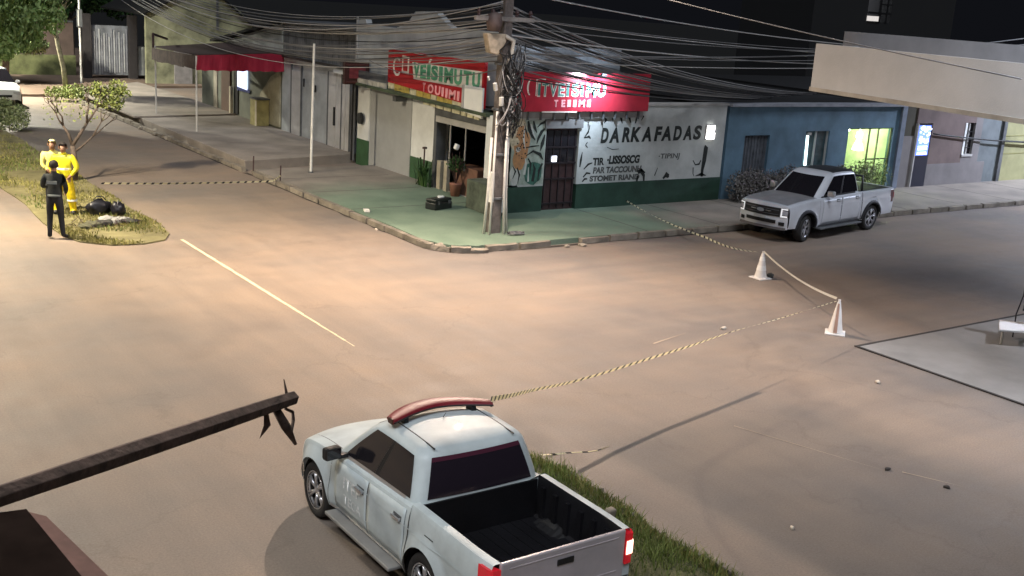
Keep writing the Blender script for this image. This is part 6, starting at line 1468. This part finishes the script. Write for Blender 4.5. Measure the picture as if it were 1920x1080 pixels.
# flowering shrubs along the blue wall
MAUVE = leafmat('petal_mauve', (.13, .11, .12), (.30, .26, .29)); LDK = leafmat('leaf_dusk', (.10, .10, .09), (.24, .22, .20))
for i, (x0, x1, h, n, lb_) in enumerate([(25.8, 28.6, .95, 5200, 'long bushy grey mauve flowering shrub along the blue wall left of the pickup'), (28.6, 31.2, .9, 3000, 'flowering shrub along the blue wall behind the parked pickup'), (31.3, 32.9, 1.1, 2200, 'green potted shrub in front of the lime green room')]):
    t = thing('flowering_shrub' if i < 2 else 'potted_shrub', lb_, 'shrub', ((x0+x1)/2, 24.4, ZP)); k = (x1-x0)
    cs = [(-k/2+k*(j+.5)/5, 0, h*.5+.08*sin(j*2), .42*h+.08, 1.1) for j in range(5)]
    leaves(n, clumps(cs), .045, LDK if i < 2 else L4, 'foliage', t)
    if i < 2: leaves(n//7, clumps([(c[0], c[1]-.12, c[2]+.15, c[3], 1) for c in cs]), .035, MAUVE, 'flowers', t)['kind'] = 'stuff'
    s_ = MB()
    for j in range(14): a = random.uniform(-k/2, k/2); s_.tube([(a, 0, 0), (a, 0, .4), (a+random.uniform(-.1, .1), 0, h*.9)], .012, 4)
    s_.build('stems', BARK, t, world=False)

# ------------------------------------------------------------------ street lamps (their heads stand above or beside the picture)
def street_lamp(label, base, head, col, power, size=150, blend=.6, rad=.18, pole=True, emis=8, aim=None):
    t = thing('street_lamp', label, 'street lamp', base, 0)
    b, h = Vector(base), Vector(head)
    if pole: MB().tube([b, Vector((b.x, b.y, h.z-.3)), Vector((b.x, b.y, h.z))+((h-b)*.15), h+Vector((0, 0, .06))], [.09, .07, .04, .035], 10).build('mast', DGREY, t, smooth=True)
    else: MB().tube([Vector((b.x, b.y, h.z-.4)), b.lerp(h, .5)*1+Vector((0, 0, 0)) if False else Vector(((b.x+h.x)/2, (b.y+h.y)/2, h.z+.05)), h+Vector((0, 0, .06))], .035, 8).build('arm', DGREY, t, smooth=True)
    MB().rbox(h+Vector((0, 0, .05)), (.6, .26, .10), (0, 0, atan2(h.y-b.y, h.x-b.x))).build('lamp_head', LGREY, t, bevel=.03)
    MB().rbox(h+Vector((0, 0, -.012)), (.45, .2, .02), (0, 0, atan2(h.y-b.y, h.x-b.x))).build('lamp_glass', mat('lamp_glass_'+label[:6].replace(' ', '_'), (.9, .9, .9), .4, em=col, es=emis, var=0), t)
    l = bpy.data.lights.new('lamp_light', 'SPOT'); l.energy = power; l.color = col; l.spot_size = radians(size); l.spot_blend = blend; l.shadow_soft_size = rad
    o = bpy.data.objects.new('lamp_light', l); COL.objects.link(o); o.location = h+Vector((0, 0, -.06))
    if aim: o.rotation_euler = (Vector(aim)-h).to_track_quat('-Z', 'Y').to_euler()
street_lamp('peach coloured lamp on the arm of the corner utility pole', (15.7, 22.9, 0), (14.0, 20.9, 8.3), (1.0, .78, .62), 2900, 150, .9, .07, pole=False, aim=(9.5, 16.5, 0))
street_lamp('yellowish lamp on the far left kerb of the left street', (.6, 28.0, 0), (2.2, 28.0, 8.2), (1.0, .85, .62), 4700, 165, .5)
street_lamp('greenish white lamp further up the left street', (7.3, 57.0, 0), (8.7, 57.0, 7.5), (1.0, .96, .80), 6000, 168, .5)
street_lamp('cool white lamp on a short mast on the flat roof of the near right building', (16.9, 7.2, 5.36), (15.4, 7.1, 7.9), (.80, .86, 1.0), 600, 165, .8, .7, aim=(20, 17, 0))
street_lamp('neutral lamp on the street side behind the camera', (-3.2, 6.5, 0), (-1.5, 7.0, 9.0), (1.0, .97, .93), 600, 165, .6, .5)  # unseen fill lamp added to lift the near road and pickup
street_lamp('bluish lamp far along the right street beyond the yellow building', (48.0, 20.8, 0), (46.5, 19.0, 8.5), (.72, .79, 1.0), 6500, 165, .5)
cl_ = thing('canopy_lamp', 'cold white lamp fixed under the cream fascia slab', 'lamp', (21.5, 9.5, 4.4))
MB().box(21.2, 21.8, 9.3, 9.7, 4.42, 4.5).build('housing', LGREY, cl_, bevel=.01); MB().box(21.25, 21.75, 9.35, 9.65, 4.405, 4.42).build('diffuser', mat('canopy_diffuser', (.9, .9, .9), .4, em=(.82, .88, 1), es=8, var=0), cl_)
l = bpy.data.lights.new('canopy_light', 'SPOT'); l.energy = 300; l.color = (.82, .86, 1.0); l.spot_size = radians(172); l.spot_blend = .4; l.shadow_soft_size = .15
o = bpy.data.objects.new('canopy_light', l); COL.objects.link(o); o.location = (21.5, 9.5, 4.38)
